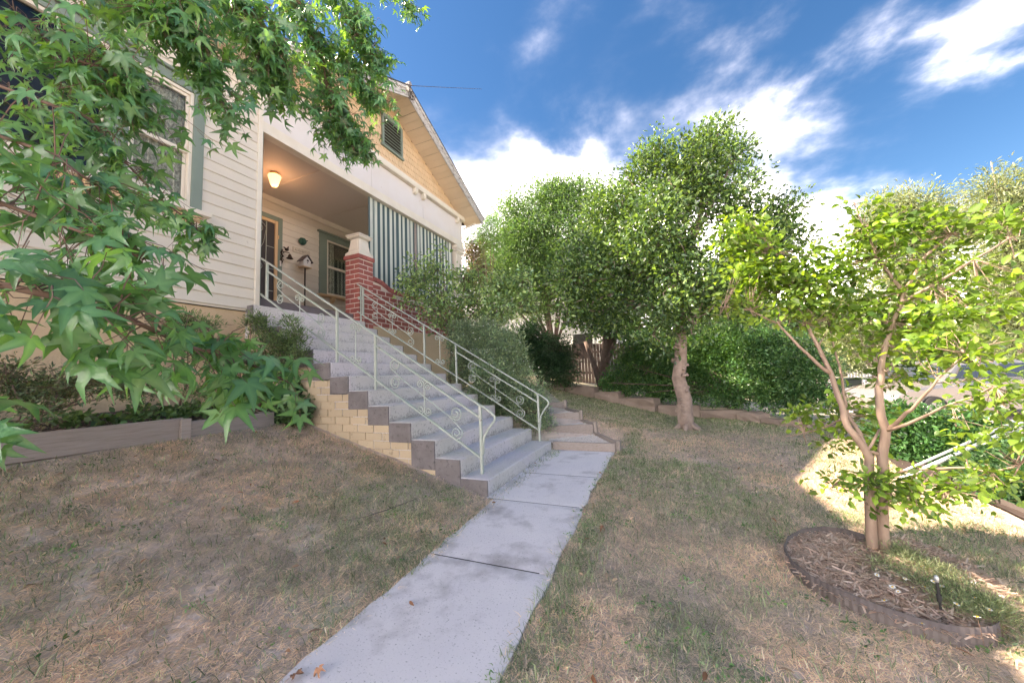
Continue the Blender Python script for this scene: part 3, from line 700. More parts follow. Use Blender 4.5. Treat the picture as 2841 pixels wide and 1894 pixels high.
b.tube([(XB + 0.006, 4.74, 3.22), (XB + 0.006, 4.70, 2.95), (XB + 0.006, 4.52, 2.55)], 0.005, 4); b.tube([(XB + 0.006, 4.46, 2.40), (XB + 0.006, 4.60, 1.95), (XB + 0.006, 4.70, 1.5)], 0.005, 4)
b.build('scrollwork', 'rail', door)
b = MB(); b.box(XB + 0.028, XB + 0.045, 4.975, 4.995, 3.10, 3.18); b.build('hinge', 'yellowtrim', door)
b = MB(); b.box(XB + 0.034, XB + 0.055, 5.018, 5.05, 2.52, 2.64); b.build('doorbell', 'white', house, bevel=0.003)
# porch window
w2 = MB(); w2.box(XB - 0.015, XB + 0.035, 5.99, 6.20, 2.10, 3.62); w2.box(XB - 0.015, XB + 0.035, 7.3, 7.5, 2.10, 3.62); w2.box(XB - 0.015, XB + 0.033, 6.20, 7.30, 3.50, 3.62)
w2.box(XB - 0.01, XB + 0.07, 5.94, 7.55, 3.62, 3.665)
pw = w2.build('window', 'green', house, bevel=0.003)
b = MB(); b.box(XB - 0.03, XB + 0.02, 6.20, 6.245, 2.13, 3.50); b.box(XB - 0.03, XB + 0.02, 7.255, 7.30, 2.13, 3.50); b.box(XB - 0.03, XB + 0.02, 6.246, 7.254, 3.46, 3.499); b.box(XB - 0.03, XB + 0.015, 6.246, 7.254, 2.80, 2.86); b.box(XB - 0.03, XB + 0.015, 6.246, 7.254, 2.13, 2.18)
b.build('sash', 'trimw', pw, bevel=0.002)
pane(pw, XB - 0.005, 6.245, 7.255, 2.18, 3.46)
curtain(pw, XB - 0.05, 6.25, 6.45, 2.15, 3.48, 0.012)
b = MB(); b.box(XB - 0.6, XB - 0.09, 6.0, 7.5, 2.05, 3.6); b.build('dark_room', 'gap', pw)
b = MB(); b.box(XB - 0.02, XB + 0.14, 5.93, 7.56, 2.06, 2.10); b.build('sill', 'yellowtrim', pw, bevel=0.004)
for y in (6.3, 7.1):
    b = MB(); b.prism([(XB, 2.058), (XB + 0.11, 2.058), (XB + 0.10, 2.0), (XB + 0.05, 1.95), (XB, 1.92)], 'Y', y, y + 0.09); b.build('sill_bracket', 'yellowtrim', pw, bevel=0.003)

# entablature
b = MB(); b.box(XF - 0.14, XF + 0.012, 3.353, 9.24, 3.87, 4.045); b.build('porch_beam', 'trimw', house, bevel=0.004)
panels = MB(); panels.box(XF - 0.13, XF - 0.012, 3.353, 9.24, 4.0455, 4.66); panels = panels.build('fascia_backing', 'gap', house)
ys_ = [3.354, 5.60, 7.35, 9.235]
for i in range(3): piece('fascia_panel', 'panelw', panels, XF - 0.012, XF + 0.004, ys_[i] + 0.002, ys_[i + 1] - 0.002, 4.048, 4.655, bev=0.001)
for y in ys_[1:3]: piece('cover_strip', 'panelw', panels, XF + 0.0042, XF + 0.012, y - 0.02, y + 0.02, 4.05, 4.655)
b = MB(); b.prism([(XF - 0.02, 4.66), (XF + 0.105, 4.66), (XF + 0.12, 4.69), (XF + 0.12, 4.78), (XF + 0.10, 4.80), (XF - 0.02, 4.81)], 'Y', 3.36, 9.26); b.build('belt_moulding', 'trimw', house, bevel=0.004)
for px, py in ((754, 250), (978, 421), (1013, 439), (1153, 535), (1176, 552), (1270, 615)):
    y = at(px, py, X=XF + 0.06)[1]
    b = MB(); b.prism([(XF + 0.004, 4.658), (XF + 0.11, 4.658), (XF + 0.11, 4.59), (XF + 0.09, 4.545), (XF + 0.05, 4.52), (XF + 0.004, 4.515)], 'Y', y - 0.05, y + 0.05); b.build('bracket', 'trimw', house, bevel=0.006)

# gable wall and its shingles
GY, GZ0, GS = 6.13, 4.81, 0.492
apex = 4.81 + GS * 3.02
b = MB(); b.prism([(GY - 3.02, 4.81), (GY + 3.02, 4.81), (GY, apex)], 'X', XF - 0.1, XF - 0.012); gw = b.build('gable_wall', 'shinglegap', house)
def shingle_mesh():
    w, h = 0.100, 0.20; pts = [(-w / 2, h), (-w / 2, 0.030), (-w * 0.36, 0.012), (-w * 0.18, 0.002), (0, 0), (w * 0.18, 0.002), (w * 0.36, 0.012), (w / 2, 0.030), (w / 2, h)]
    v = [(0.020 - 0.016 * z / h, y, z) for y, z in pts] + [(0.006 - 0.010 * z / h, y, z) for y, z in pts]; n = len(pts)
    f = [tuple(range(n)), tuple(range(n, 2 * n))[::-1]] + [(i, n + i, n + (i + 1) % n, (i + 1) % n) for i in range(n)]
    me = bpy.data.meshes.new('shingle'); me.from_pydata(v, [], f); me.materials.append(M['shingle']); return me
shm = shingle_mesh(); r_ = 0; z = 4.815; extra = []
cnt = 0
while z < apex - 0.05:
    half = (apex - z - 0.10) / GS
    y = GY - half + (0.052 if r_ % 2 else 0)
    while y < GY + half:
        if not (5.90 < y < 6.55 and 5.12 < z < 5.86):
            link('shingle', shm, gw, (XF - 0.012 + rnd.uniform(0, 0.002), y, z + rnd.uniform(-0.004, 0.004)), (rnd.uniform(-0.02, 0.02), 0, 0)); cnt += 1
        y += 0.1045
    z += 0.142; r_ += 1
vt = MB(); vt.box(XF, XF + 0.045, 5.885, 5.945, 5.20, 5.93); vt.box(XF, XF + 0.045, 6.50, 6.56, 5.20, 5.93); vt.box(XF, XF + 0.06, 5.86, 6.585, 5.15, 5.20)
n = 8; arc = [(5.885 + 0.675 * i / n, 5.93 + 0.05 * math.sin(math.pi * i / n)) for i in range(n + 1)]
vt.prism([(5.885, 5.87)] + arc + [(6.56, 5.87)], 'X', XF, XF + 0.043)
vent = vt.build('gable_vent', 'green', house, bevel=0.003)
b = MB(); b.box(XF - 0.01, XF + 0.002, 5.94, 6.50, 5.2, 5.9); b.build('vent_backing', 'gap', vent)
for i in range(9):
    zc_ = 5.235 + i * 0.075
    b = MB(); b.add([(XF + 0.004, 5.945, zc_ + 0.035), (XF + 0.036, 5.945, zc_ - 0.005), (XF + 0.042, 5.945, zc_), (XF + 0.010, 5.945, zc_ + 0.042),
                     (XF + 0.004, 6.50, zc_ + 0.035), (XF + 0.036, 6.50, zc_ - 0.005), (XF + 0.042, 6.50, zc_), (XF + 0.010, 6.50, zc_ + 0.042)],
                    [(0, 1, 2, 3), (4, 7, 6, 5), (0, 4, 5, 1), (1, 5, 6, 2), (2, 6, 7, 3), (3, 7, 4, 0)]); b.build('slat', 'green', vent)

# soffit boards under the rakes, barge boards and the roof
OX = XF + 0.58                       # outer face of the barge
SLL = math.sqrt(1 + GS * GS)
def rake_pt(s, side): return (GY + side * s / SLL, apex - GS * s / SLL)
rake = link('soffit', None, house)
sob = bpy.data.meshes.new('soffit_board')
bmx = bmesh.new(); bmesh.ops.create_cube(bmx, size=1); bmesh.ops.bevel(bmx, geom=bmx.edges[:], offset=0.02, segments=1, affect='EDGES'); bmx.to_mesh(sob); bmx.free(); sob.materials.append(M['soffit'])
for side in (-1, 1):
    s = 0.0; k = 0
    while s < 3.72:
        w = 0.172
        y, z = rake_pt(s + w / 2, side)
        link('soffit_board', sob, rake, (XF + 0.285, y, z + 0.004 * (k % 2)), (-side * math.atan(GS), 0, 0), (0.59, w - 0.007, 0.016))
        s += w; k += 1
b = MB()
for side in (-1, 1):
    y0, z0 = rake_pt(0, side); y1, z1 = rake_pt(3.74, side)
    b.prism([(y0, z0 + 0.02), (y1, z1 + 0.02), (y1, z1 + 0.05), (y0, z0 + 0.05)], 'X', -12, OX - 0.03)
b.build('roof_lining', 'gap', house)
for side in (-1, 1):
    y0, z0 = rake_pt(0, side); y1, z1 = rake_pt(3.80, side)
    b = MB(); b.prism([(y0, z0 - 0.05), (y1, z1 - 0.05), (y1, z1 + 0.15), (y0, z0 + 0.20)], 'X', OX - 0.03, OX); bb = b.build('barge_board', 'barge', house, bevel=0.002)
    b = MB(); b.prism([(y0, z0 + 0.14), (y1, z1 + 0.10), (y1, z1 + 0.155), (y0, z0 + 0.21)], 'X', OX + 0.001, OX + 0.022); b.build('barge_capping', 'barge', bb, bevel=0.002)
# corrugated roof sheets: waves run down the slope
def roof_sheet(y0, z0, y1, z1, x0, x1, name='roof_sheet'):
    n = int((x1 - x0) / 0.02); xs = np.linspace(x0, x1, n); wv = 0.009 * np.sin(xs * 2 * np.pi / 0.076)
    v = np.concatenate([np.stack([xs, np.full(n, y0), z0 + wv], -1), np.stack([xs, np.full(n, y1), z1 + wv], -1)])
    i = np.arange(n - 1); f = np.stack([i, i + 1, n + i + 1, n + i], -1)
    me = fast_mesh(name, v, f, ['roof'], smooth=True); return link(name, me, house)
for side in (-1, 1):
    y0, z0 = rake_pt(-0.0, side); y1, z1 = rake_pt(3.9, side); roof_sheet(y0, z0 + 0.235, y1, z1 + 0.19, -11.5, OX + 0.03)
b = MB(); b.tube([(OX + 0.05, GY, apex + 0.26), (-11.5, GY, apex + 0.26)], 0.05, 8); b.build('ridge_cap', 'roof', house)
# right eave return bracket and side of the house
b = MB(); b.prism([(9.27, 4.80), (9.60, 4.66), (9.60, 4.74), (9.30, 4.90)], 'X', XF + 0.02, XF + 0.5); b.build('eave_return', 'trimw', house, bevel=0.004)
b = MB(); b.tube([(XF + 0.0, 9.27, 4.45), (XF + 0.42, 9.36, 4.33 + 0.25)], 0.03, 4); b.build('eave_strut', 'trimw', house)
b = MB(); b.box(-11, XF - 0.14, 9.18, 9.28, 3.87, 4.80); b.build('side_fascia', 'panelw', house)
b = MB(); b.box(-12, XB - 0.2, 3.3, 9.28, -0.5, 4.8); b.build('house_body', 'siding', house)

# main roof eave over the front room (parallel to the facade)
EZ = 4.68
b = MB(); b.box(XF - 0.05, XF + 0.50, -4.5, 3.05, EZ, EZ + 0.015)
eave = b.build('eave_lining', 'gap', house)
y = -4.5
while y < 3.0:
    piece('soffit_board', 'soffit', eave, XF + 0.02, XF + 0.48, y + 0.003, y + 0.147, EZ - 0.016, EZ - 0.001, bev=0.01); y += 0.15
b = MB(); b.box(XF + 0.50, XF + 0.53, -4.5, 3.10, EZ - 0.03, EZ + 0.16); b.build('eave_fascia', 'trimw', house, bevel=0.003)
b = MB(); b.tube([(XF + 0.60, -4.5, EZ + 0.11), (XF + 0.60, 3.16, EZ + 0.11)], 0.062, 10); b.build('gutter', 'trimw', house, smooth=True)
b = MB(); b.prism([(3.06, EZ - 0.03), (3.36, EZ - 0.10), (3.36, EZ + 0.10), (3.06, EZ + 0.14)], 'X', XF + 0.04, XF + 0.44); b.build('eave_box', 'trimw', house, bevel=0.006)
n = 380; ysr = np.linspace(-4.6, 3.3, n); wv = 0.009 * np.sin(ysr * 2 * np.pi / 0.076)
v = np.concatenate([np.stack([np.full(n, XF + 0.6), ysr, EZ + 0.19 + wv], -1), np.stack([np.full(n, -10.0), ysr, EZ + 0.19 + 0.5 * 5.16 + wv], -1)])
i = np.arange(n - 1); link('roof_sheet', fast_mesh('roof_sheet', v, np.stack([i, n + i, n + i + 1, i + 1], -1), ['roof'], smooth=True), house)
b = MB(); b.prism([(XF + 0.55, EZ + 0.17), (-10, EZ + 0.17 + 0.5 * 5.1), (-14, EZ)], 'Y', -4.6, 3.06); b.build('roof_body', 'gap', house)

# brick pillar with moulded cap
CP = 0.0977
pz0, pz1 = 1.04, 2.43
pb = MB(); pb.box(-5.797, XF - 0.005, 5.245, 5.610, 0.2, pz1); pillar = pb.build('brick_pillar', 'mortar', house)
BH = CP - 0.013
k = 0; z = pz0
while z < pz1 - 0.05:
    a = 0.245
    xs = [(-5.80, XF)]; ys = [(5.24, 5.615)]
    if k % 2 == 0:
        piece('brick', 'brick', pillar, XF - 0.118, XF, 5.24, 5.24 + a - 0.016, z + 0.008, z + CP - 0.008); piece('brick', 'brick', pillar, XF - 0.118, XF, 5.24 + a, 5.615, z + 0.008, z + CP - 0.008)
        piece('brick', 'brick', pillar, -5.80, XF - 0.130, 5.24, 5.24 + 0.11, z + 0.008, z + CP - 0.008); piece('brick', 'brick', pillar, -5.80, XF - 0.130, 5.505, 5.615, z + 0.008, z + CP - 0.008)
    else:
        piece('brick', 'brick', pillar, XF - 0.235, XF, 5.24, 5.24 + 0.118, z + 0.008, z + CP - 0.008); piece('brick', 'brick', pillar, XF - 0.118, XF, 5.24 + 0.130, 5.615, z + 0.008, z + CP - 0.008)
        piece('brick', 'brick', pillar, -5.80, XF - 0.247, 5.24, 5.24 + 0.118, z + 0.008, z + CP - 0.008); piece('brick', 'brick', pillar, -5.80, XF - 0.130, 5.505, 5.615, z + 0.008, z + CP - 0.008)
    z += CP; k += 1
for i in range(4):
    y = 5.215 + i * 0.107; piece('brick', 'brick', pillar, XF - 0.21, XF + 0.025, y, y + 0.1, pz1 - 0.005, pz1 + 0.075); piece('brick', 'brick', pillar, -5.825, XF - 0.218, y, y + 0.1, pz1 - 0.005, pz1 + 0.075)
cxp, cyp = -5.62, 5.428
def frustum(bm_, z0, z1, h0, h1, hy0=None, hy1=None):
    hy0 = hy0 or h0; hy1 = hy1 or h1
    bm_.add([(cxp - h0, cyp - hy0, z0), (cxp + h0, cyp - hy0, z0), (cxp + h0, cyp + hy0, z0), (cxp - h0, cyp + hy0, z0), (cxp - h1, cyp - hy1, z1), (cxp + h1, cyp - hy1, z1), (cxp + h1, cyp + hy1, z1), (cxp - h1, cyp + hy1, z1)],
            [(0, 3, 2, 1), (4, 5, 6, 7), (0, 1, 5, 4), (1, 2, 6, 5), (2, 3, 7, 6), (3, 0, 4, 7)])
b = MB()
frustum(b, 2.505, 2.56, 0.19, 0.19); frustum(b, 2.56, 2.60, 0.19, 0.155); frustum(b, 2.60, 2.86, 0.150, 0.112); frustum(b, 2.86, 2.885, 0.118, 0.165); frustum(b, 2.885, 2.915, 0.168, 0.168); frustum(b, 2.915, 2.945, 0.18, 0.19); 
cap = b.build('pillar_cap', 'trimw', house, bevel=0.005)
for sgn, ax in ((1, 'x'), (-1, 'y')):
    v = []
    for z, h in ((2.64, 0.105), (2.82, 0.072)):
        d = 0.150 - 0.038 * (z - 2.60) / 0.26 + 0.004
        for s in (-1, 1): v.append((cxp + d, cyp + s * h, z) if ax == 'x' else (cxp + s * h, cyp - d, z))
    b = MB(); loop = [v[0], v[1], v[3], v[2], v[0]]; b.tube(loop, 0.006, 5); b.build('cap_panel', 'trimw', cap)

# brick balustrade wall with swooping coping, yellow render below
cop = [(5.615, 2.140), (5.75, 2.125), (5.86, 2.105), (5.97, 2.06), (6.07, 2.01), (6.18, 1.985), (6.35, 1.975), (6.6, 1.97), (9.25, 1.97)]
def copz(y): return float(np.interp(y, [c[0] for c in cop], [c[1] for c in cop]))
poly = [(5.615, 0.9)] + [(y, z - 0.105) for y, z in cop] + [(9.25, 0.9)]
b = MB(); b.prism(poly, 'X', XF - 0.22, XF - 0.013); bal = b.build('balustrade_wall', 'mortar', house)
z = 1.10; k = 0
while z < 2.05:
    y = 5.62 - (0.12 if k % 2 else 0)
    while y < 9.2:
        a, c = max(y, 5.618), min(y + 0.235, 9.25)
        if c - a > 0.04 and min(copz(a), copz(c)) - 0.10 > z + CP - 0.008:
            piece('brick', 'brick', bal, XF - 0.11, XF - 0.008 + rnd.uniform(0, 0.002), a + 0.002, c - 0.014, z + 0.008, z + CP - 0.008)
        y += 0.247
    z += CP; k += 1
y = 5.62
while y < 9.2:
    dz = copz(y + 0.1) - copz(y); ang = math.atan2(dz, 0.1)
    o = piece('brick', 'brick', bal, XF - 0.24, XF + 0.015, y, y + 0.095, copz(y + 0.05) - 0.095, copz(y + 0.05) - 0.005); o.rotation_euler = (ang, 0, 0)
    y += 0.107
b = MB(); b.box(-8, XF - 0.012, 5.26, 9.25, -1.0, 1.098); b.build('foundation_wall', 'render', house)
# end column
b = MB(); b.box(XF - 0.33, XF + 0.0, 8.90, 9.25, 1.98, 2.3)
b.box(XF - 0.31, XF - 0.02, 8.92, 9.23, 2.3, 3.62); b.box(XF - 0.33, XF, 8.90, 9.25, 3.62, 3.68); b.box(XF - 0.36, XF + 0.03, 8.87, 9.28, 3.68, 3.76); b.box(XF - 0.38, XF + 0.05, 8.85, 9.30, 3.76, 3.865)
for i in range(5): b.box(XF - 0.018, XF - 0.010, 8.95 + i * 0.055, 8.975 + i * 0.055, 2.35, 3.58)
b.build('porch_column', 'trimw', house, bevel=0.005)

# ------------------------------------------------------------------ striped canvas blinds
def blind(y0, y1, z1, zb, label):
    t = thing('striped_blind', label, 'blind', (XF - 0.10, y0, zb), group='striped canvas blinds hanging from the porch beam')
    w = y1 - y0; pat = []; y = 0.0
    pat += [(0.0, 0.035, 'g'), (0.035, 0.115, 'w'), (0.115, 0.140, 'g'), (0.140, 0.150, 'w'), (0.150, 0.160, 'g'), (0.160, 0.170, 'w'), (0.170, 0.182, 'g')]
    y = 0.182; col = 'w'; end = w - 0.20
    n = max(3, int(round((end - y) / 0.075))); n += 1 - n % 2
    sw_ = (end - y) / n
    for i in range(n): pat.append((y, y + sw_, 'w' if i % 2 == 0 else 'g')); y += sw_
    pat += [(end, end + .012, 'g'), (end + .012, end + .022, 'w'), (end + .022, end + .05, 'g'), (end + .05, end + .15, 'w'), (end + .15, w, 'g')]
    h = z1 - zb
    for a, c, k in pat:
        b = MB()
        f = lambda q: 0.008 * math.sin(q * 21) + 0.004 * math.sin(q * 57)
        b.add([(f(a), a, 0), (f(c), c, 0), (f(c), c, h), (f(a), a, h), (f(a) - 0.002, a, 0), (f(c) - 0.002, c, 0), (f(c) - 0.002, c, h), (f(a) - 0.002, a, h)],
              [(0, 1, 2, 3), (7, 6, 5, 4), (0, 4, 5, 1), (3, 2, 6, 7)])
        b.build('stripe', 'blindg' if k == 'g' else 'blindw', t)
    b = MB(); b.tube([(0.0, 0, 0.0), (0.0, w, 0.0)], 0.014, 6); b.build('bottom_bar', 'blindw', t)
blind(5.60, 7.10, 3.93, 1.95, 'green and white striped canvas blind next to the brick pillar')
blind(7.18, 8.80, 3.93, 1.95, 'green and white striped canvas blind next to the far white column')
b = MB(); b.box(-0.03, 0.03, 7.11, 7.17, 1.97, 3.87); o = b.build('timber_post', 'sleeper', None, bevel=0.004); o.location = (XF - 0.11, 0, 0)
tag(o, 'thin brown timber post standing between the two striped blinds', 'post')

# ------------------------------------------------------------------ porch ornaments
t = thing('ceiling_lamp', 'lit frosted glass lamp glowing on the porch ceiling', 'lamp', (-6.50, 4.25, 3.95))
b = MB(); b.lathe([(0.03, 0), (0.075, -0.004), (0.075, -0.018), (0.04, -0.03), (0.035, -0.045)], (0, 0, 0), 16); b.build('lamp_base', 'brass', t, smooth=True)
prof = [(0.060, -0.040), (0.098, -0.052), (0.105, -0.070), (0.098, -0.10), (0.082, -0.16), (0.062, -0.235), (0.045, -0.262), (0.015, -0.272)]
v = []; seg = 32
for r, h in prof:
    for k in range(seg): a = 2 * math.pi * k / seg; rr_ = r * (1 + 0.035 * (1 if k % 2 else -1)); v.append((rr_ * math.cos(a), rr_ * math.sin(a), h))
f = [(i * seg + k, i * seg + (k + 1) % seg, (i + 1) * seg + (k + 1) % seg, (i + 1) * seg + k) for i in range(len(prof) - 1) for k in range(seg)]
b = MB(); b.add(v, f); b.build('lamp_shade', 'lampglass', t)
b = MB(); b.lathe([(0.016, -0.27), (0.012, -0.285), (0.004, -0.295)], (0, 0, 0), 10); b.build('finial', 'brass', t)
pl = bpy.data.lights.new('lamp_light', 'POINT'); pl.energy = 1.3; pl.color = (1.0, 0.55, 0.28); pl.shadow_soft_size = 0.10
po = bpy.data.objects.new('lamp_light', pl); COL.objects.link(po); po.parent = t; po.location = (0.0, 0, -0.36)

t = thing('door_bell', 'dark cast iron bell with a rooster on a scrolled wall bracket', 'bell', (XB + 0.036, 5.06, 2.72))
b = MB()
b.tube([(0.01, 0, -0.13), (0.02, 0.012, -0.08), (0.012, -0.02, -0.03), (0.02, 0.015, 0.03), (0.012, -0.015, 0.09), (0.02, 0.0, 0.15), (0.01, 0.01, 0.18)], 0.014, 6)
for zc_ in (-0.06, 0.02, 0.10):
    b.tube([Vector((0.015 + 0.0, 0.045 * math.cos(i * .6) * (1 - i * .06), zc_ + 0.045 * math.sin(i * .6) * (1 - i * .06))) for i in range(11)], 0.007, 5)
b.build('bracket', 'iron', t)
b = MB(); b.tube([(0.02, 0.0, 0.13), (0.06, 0.03, 0.12), (0.14, 0.08, 0.10)], 0.009, 6); b.build('arm', 'iron', t)
b = MB(); b.lathe([(0.004, 0.03), (0.012, 0.02), (0.028, 0.0), (0.036, -0.03), (0.048, -0.055), (0.068, -0.075), (0.066, -0.08), (0.02, -0.06)], (0.14, 0.09, 0.055), 16); b.build('bell_cup', 'iron', t, smooth=True)
b = MB(); b.lathe([(0.004, -0.03), (0.03, -0.018), (0.04, 0.0), (0.036, 0.02), (0.016, 0.035)], (0.09, 0.055, 0.17), 10); b.tube([(0.09, 0.075, 0.19), (0.09, 0.085, 0.235), (0.09, 0.09, 0.25)], [0.02, 0.013, 0.008], 6); b.tube([(0.09, 0.03, 0.18), (0.09, 0.0, 0.21), (0.09, -0.03, 0.20)], [0.016, 0.012, 0.006], 6)
b.build('rooster', 'iron', t, smooth=True)

t = thing('green_pot', 'small dark green glazed pot hung on the porch wall above the sign', 'pot', (XB + 0.02, 5.52, 3.22))
b = MB(); b.lathe([(0.02, 0), (0.075, 0.01), (0.088, 0.05), (0.07, 0.095), (0.05, 0.105), (0.04, 0.09)], (0, 0, 0), 14, 'X'); b.build('pot', 'jade', t, smooth=True)
b = MB(); b.tube([(0.06, 0.06, 0.03), (0.08, 0.11, 0.04)], [0.018, 0.010], 6); b.build('spout', 'jade', t)

t = thing('name_sign', 'cream plaque lettered ALISABETH on the porch wall', 'sign', (XB + 0.018, 5.53, 2.99))
b = MB(); b.box(0, 0.012, -0.215, 0.215, -0.06, 0.06); b.build('board', 'plaque', t, bevel=0.002)
b = MB()
for q in ((-0.205, -0.200, -0.05, 0.05), (0.200, 0.205, -0.05, 0.05), (-0.2, 0.2, 0.045, 0.05), (-0.2, 0.2, -0.05, -0.045)): b.box(0.012, 0.0145, *q)
b.build('border', 'ink', t)
fc = bpy.data.curves.new('lettering', 'FONT'); fc.body = '·ALISABETH·'; fc.size = 0.066; fc.align_x = 'CENTER'; fc.align_y = 'CENTER'; fc.extrude = 0.0012; fc.space_character = 1.05
fo = bpy.data.objects.new('tmp_text', fc); COL.objects.link(fo); bpy.context.view_layer.update()
me = bpy.data.meshes.new_from_object(fo.evaluated_get(bpy.context.evaluated_depsgraph_get())); bpy.data.objects.remove(fo)
me.materials.clear(); me.materials.append(M['ink'])
link('lettering', me, t, (0.0145, 0, 0), (math.pi / 2, 0, math.pi / 2))

t = thing('birdhouse', 'small white birdhouse on a thin pole on the porch', 'birdhouse', (XB + 0.32, 5.40, 1.316))
zz0 = 1.215
b = MB(); b.tube([(0, 0, 0), (0, 0, zz0)], 0.016, 8); b.build('pole', 'iron', t)
b = MB(); b.prism([(-0.075, zz0 + 0.02), (0.075, zz0 + 0.02), (0.09, zz0 + 0.15), (0, zz0 + 0.25), (-0.09, zz0 + 0.15)], 'X', -0.07, 0.07); b.build('body', 'white', t, bevel=0.003)
b = MB(); b.box(-0.09, 0.09, -0.10, 0.10, zz0 - 0.003, zz0 + 0.018); b.build('base', 'yellowtrim', t)
b = MB()
for s in (-1, 1): b.prism([(0, zz0 + 0.285), (s * 0.125, zz0 + 0.135), (s * 0.125, zz0 + 0.118), (0, zz0 + 0.262)], 'X', -0.09, 0.10)
b.build('roof', 'greywood', t)
b = MB(); b.lathe([(0.026, 0), (0.026, 0.003)], (0.0705, 0.012, zz0 + 0.155), 14, 'X'); b.lathe([(0.007, 0), (0.007, 0.02)], (0.0705, 0.0, zz0 + 0.10), 8, 'X'); b.build('entrance_hole', 'greywood', t)

# wire and insulator at the gable apex
t = thing('power_connection', 'rusty service wire bracket with loops of cable at the gable peak', 'cable bracket', (OX, GY, apex))
b = MB(); b.tube([(0.02, 0, 0.22), (0.03, 0.02, 0.05), (0.02, 0.02, -0.05)], 0.012, 6)
for q in range(3):
    b.tube([Vector((0.05 + 0.02 * q, 0.06 * math.cos(i * .5) + 0.02 * q, -0.02 + 0.10 * math.sin(i * .5))) for i in range(14)], 0.006, 5)
b.build('cable_loops', 'iron', t)
b = MB(); b.box(0.0, 0.03, -0.10, -0.02, 0.06, 0.16); b.build('junction_box', 'trimw', t, bevel=0.004)
b = MB(); b.tube([(0.03, 0, 0.22), (0.6, 0.35, 0.235), (1.4, 0.85, 0.27)], [0.006, 0.005, 0.003], 5); b.build('wire', 'iron', t)
#__PART2__
# ------------------------------------------------------------------ gravel steps with sleepers
gs = thing('gravel_steps', 'small terraced steps of grey sleepers filled with white pebbles beside the concrete steps', 'garden steps')
def beam(p, q, z0, z1, th, name, m, parent, extra=0.0):
    p = Vector((p[0], p[1], 0)); q = Vector((q[0], q[1], 0)); d = q - p; L = d.length; c = (p + q) / 2
    return link(name, unit_box(m, 0.012), parent, (c.x, c.y, (z0 + z1) / 2), (0, 0, math.atan2(d.y, d.x)), (L + extra, th, z1 - z0))
lv = [((-1.66, 5.285), (-0.76, 5.285), -1.16, -1.012), ((-1.95, 5.82), (-1.23, 6.14), -1.03, -0.87), ((-2.30, 6.2), (-1.57, 6.62), -0.89, -0.73), ((-2.75, 6.9), (-2.05, 7.35), -0.75, -0.60)]
for i, (p, q, z0, z1) in enumerate(lv):
    beam(p, q, z0, z1, 0.05, 'sleeper', 'sleeper', gs)
    if i < 3:
        q2 = lv[i + 1][1]; beam((q[0] + 0.03, q[1] + 0.03), (q2[0] + 0.05, q2[1] - 0.02), z0 - 0.04, z1 + 0.015, 0.045, 'sleeper', 'sleeperx', gs)
    piece('stake', 'sleeper', gs, q[0] + 0.0, q[0] + 0.06, q[1] + 0.03, q[1] + 0.10, z0 - 0.05, z1 + 0.03)
g = np.random.default_rng(5); P = []; 
for i in range(3):
    (p, q, z0, z1), (p2, q2, _, _) = lv[i], lv[i + 1]
    n = 1500; a = g.random((n, 1)); b_ = g.random((n, 1))
    A = np.array(p) * (1 - a) + np.array(q) * a; B_ = np.array(p2) * (1 - a) + np.array(q2) * a
    XY = A * (1 - b_) + B_ * b_; P.append(np.column_stack([XY, np.full(n, z1 - 0.03) + g.uniform(-.006, .008, n)]))
    m_ = MB(); m_.add([(p[0], p[1], z1 - .03), (q[0], q[1], z1 - .03), (q2[0], q2[1], z1 - .03), (p2[0], p2[1], z1 - .03)], [(0, 1, 2, 3)]); m_.build('gravel_bed', 'pebble', gs, kind='stuff')
P = np.concatenate(P)
oct_v = np.array([[1, 0, 0], [0, 1, 0], [-1, 0, 0], [0, -1, 0], [0, 0, .7], [0, 0, -.7]]); oct_f = np.array([[0, 1, 4], [1, 2, 4], [2, 3, 4], [3, 0, 4], [1, 0, 5], [2, 1, 5], [3, 2, 5], [0, 3, 5]])
def scatter_oct(P, s0, s1, seed, mats, name, parent=None, stretch=None, **kw):
    g = np.random.default_rng(seed); n = len(P); a = g.uniform(0, 6.28, n); s = g.uniform(s0, s1, n)
    v = oct_v[None] * s[:, None, None] * g.uniform(.6, 1.2, (n, 1, 3)) * (np.array(stretch)[None, None] if stretch else 1)
    c, s_ = np.cos(a)[:, None], np.sin(a)[:, None]
    x = v[..., 0] * c - v[..., 1] * s_; y = v[..., 0] * s_ + v[..., 1] * c
    v = np.stack([x, y, v[..., 2]], -1) + P[:, None]
    f = (np.arange(n)[:, None, None] * 6 + oct_f[None]).reshape(-1, 3)
    return link(name, fast_mesh(name, v.reshape(-1, 3), f, mats), parent, **kw)
scatter_oct(P, 0.008, 0.016, 6, ['pebble'], 'pebbles', gs, kind='stuff')

# ------------------------------------------------------------------ planter along the front wall
pl_ = thing('garden_bed_edge', 'long low weathered sleeper edge of the bed under the front windows', 'garden edging')
b = MB(); b.box(-4.34, -4.295, -3.5, 1.985, -0.475, -0.275); b.build('sleeper', 'sleeper', pl_, bevel=0.006)
b = MB(); b.box(-4.34, -4.295, 1.99, 2.86, -0.49, -0.315); b.build('sleeper', 'sleeper', pl_, bevel=0.006)
b = MB(); b.box(-4.293, -4.255, 1.95, 2.03, -0.52, -0.285); b.build('stake', 'sleeper', pl_, bevel=0.004)
b = MB(); b.box(-5.38, -4.345, 2.81, 2.86, -0.49, -0.315); b.build('sleeper', 'sleeperx', pl_, bevel=0.006)
gxs = np.linspace(-5.41, -4.34, 14); gys = np.linspace(-3.5, 3.19, 60); A, B_ = np.meshgrid(gxs, gys, indexing='ij')
Z = -0.36 + 0.14 * (-4.34 - A) / 1.07 + 0.05 * (vnoise(A, B_, 0.25, 44) - 0.5)
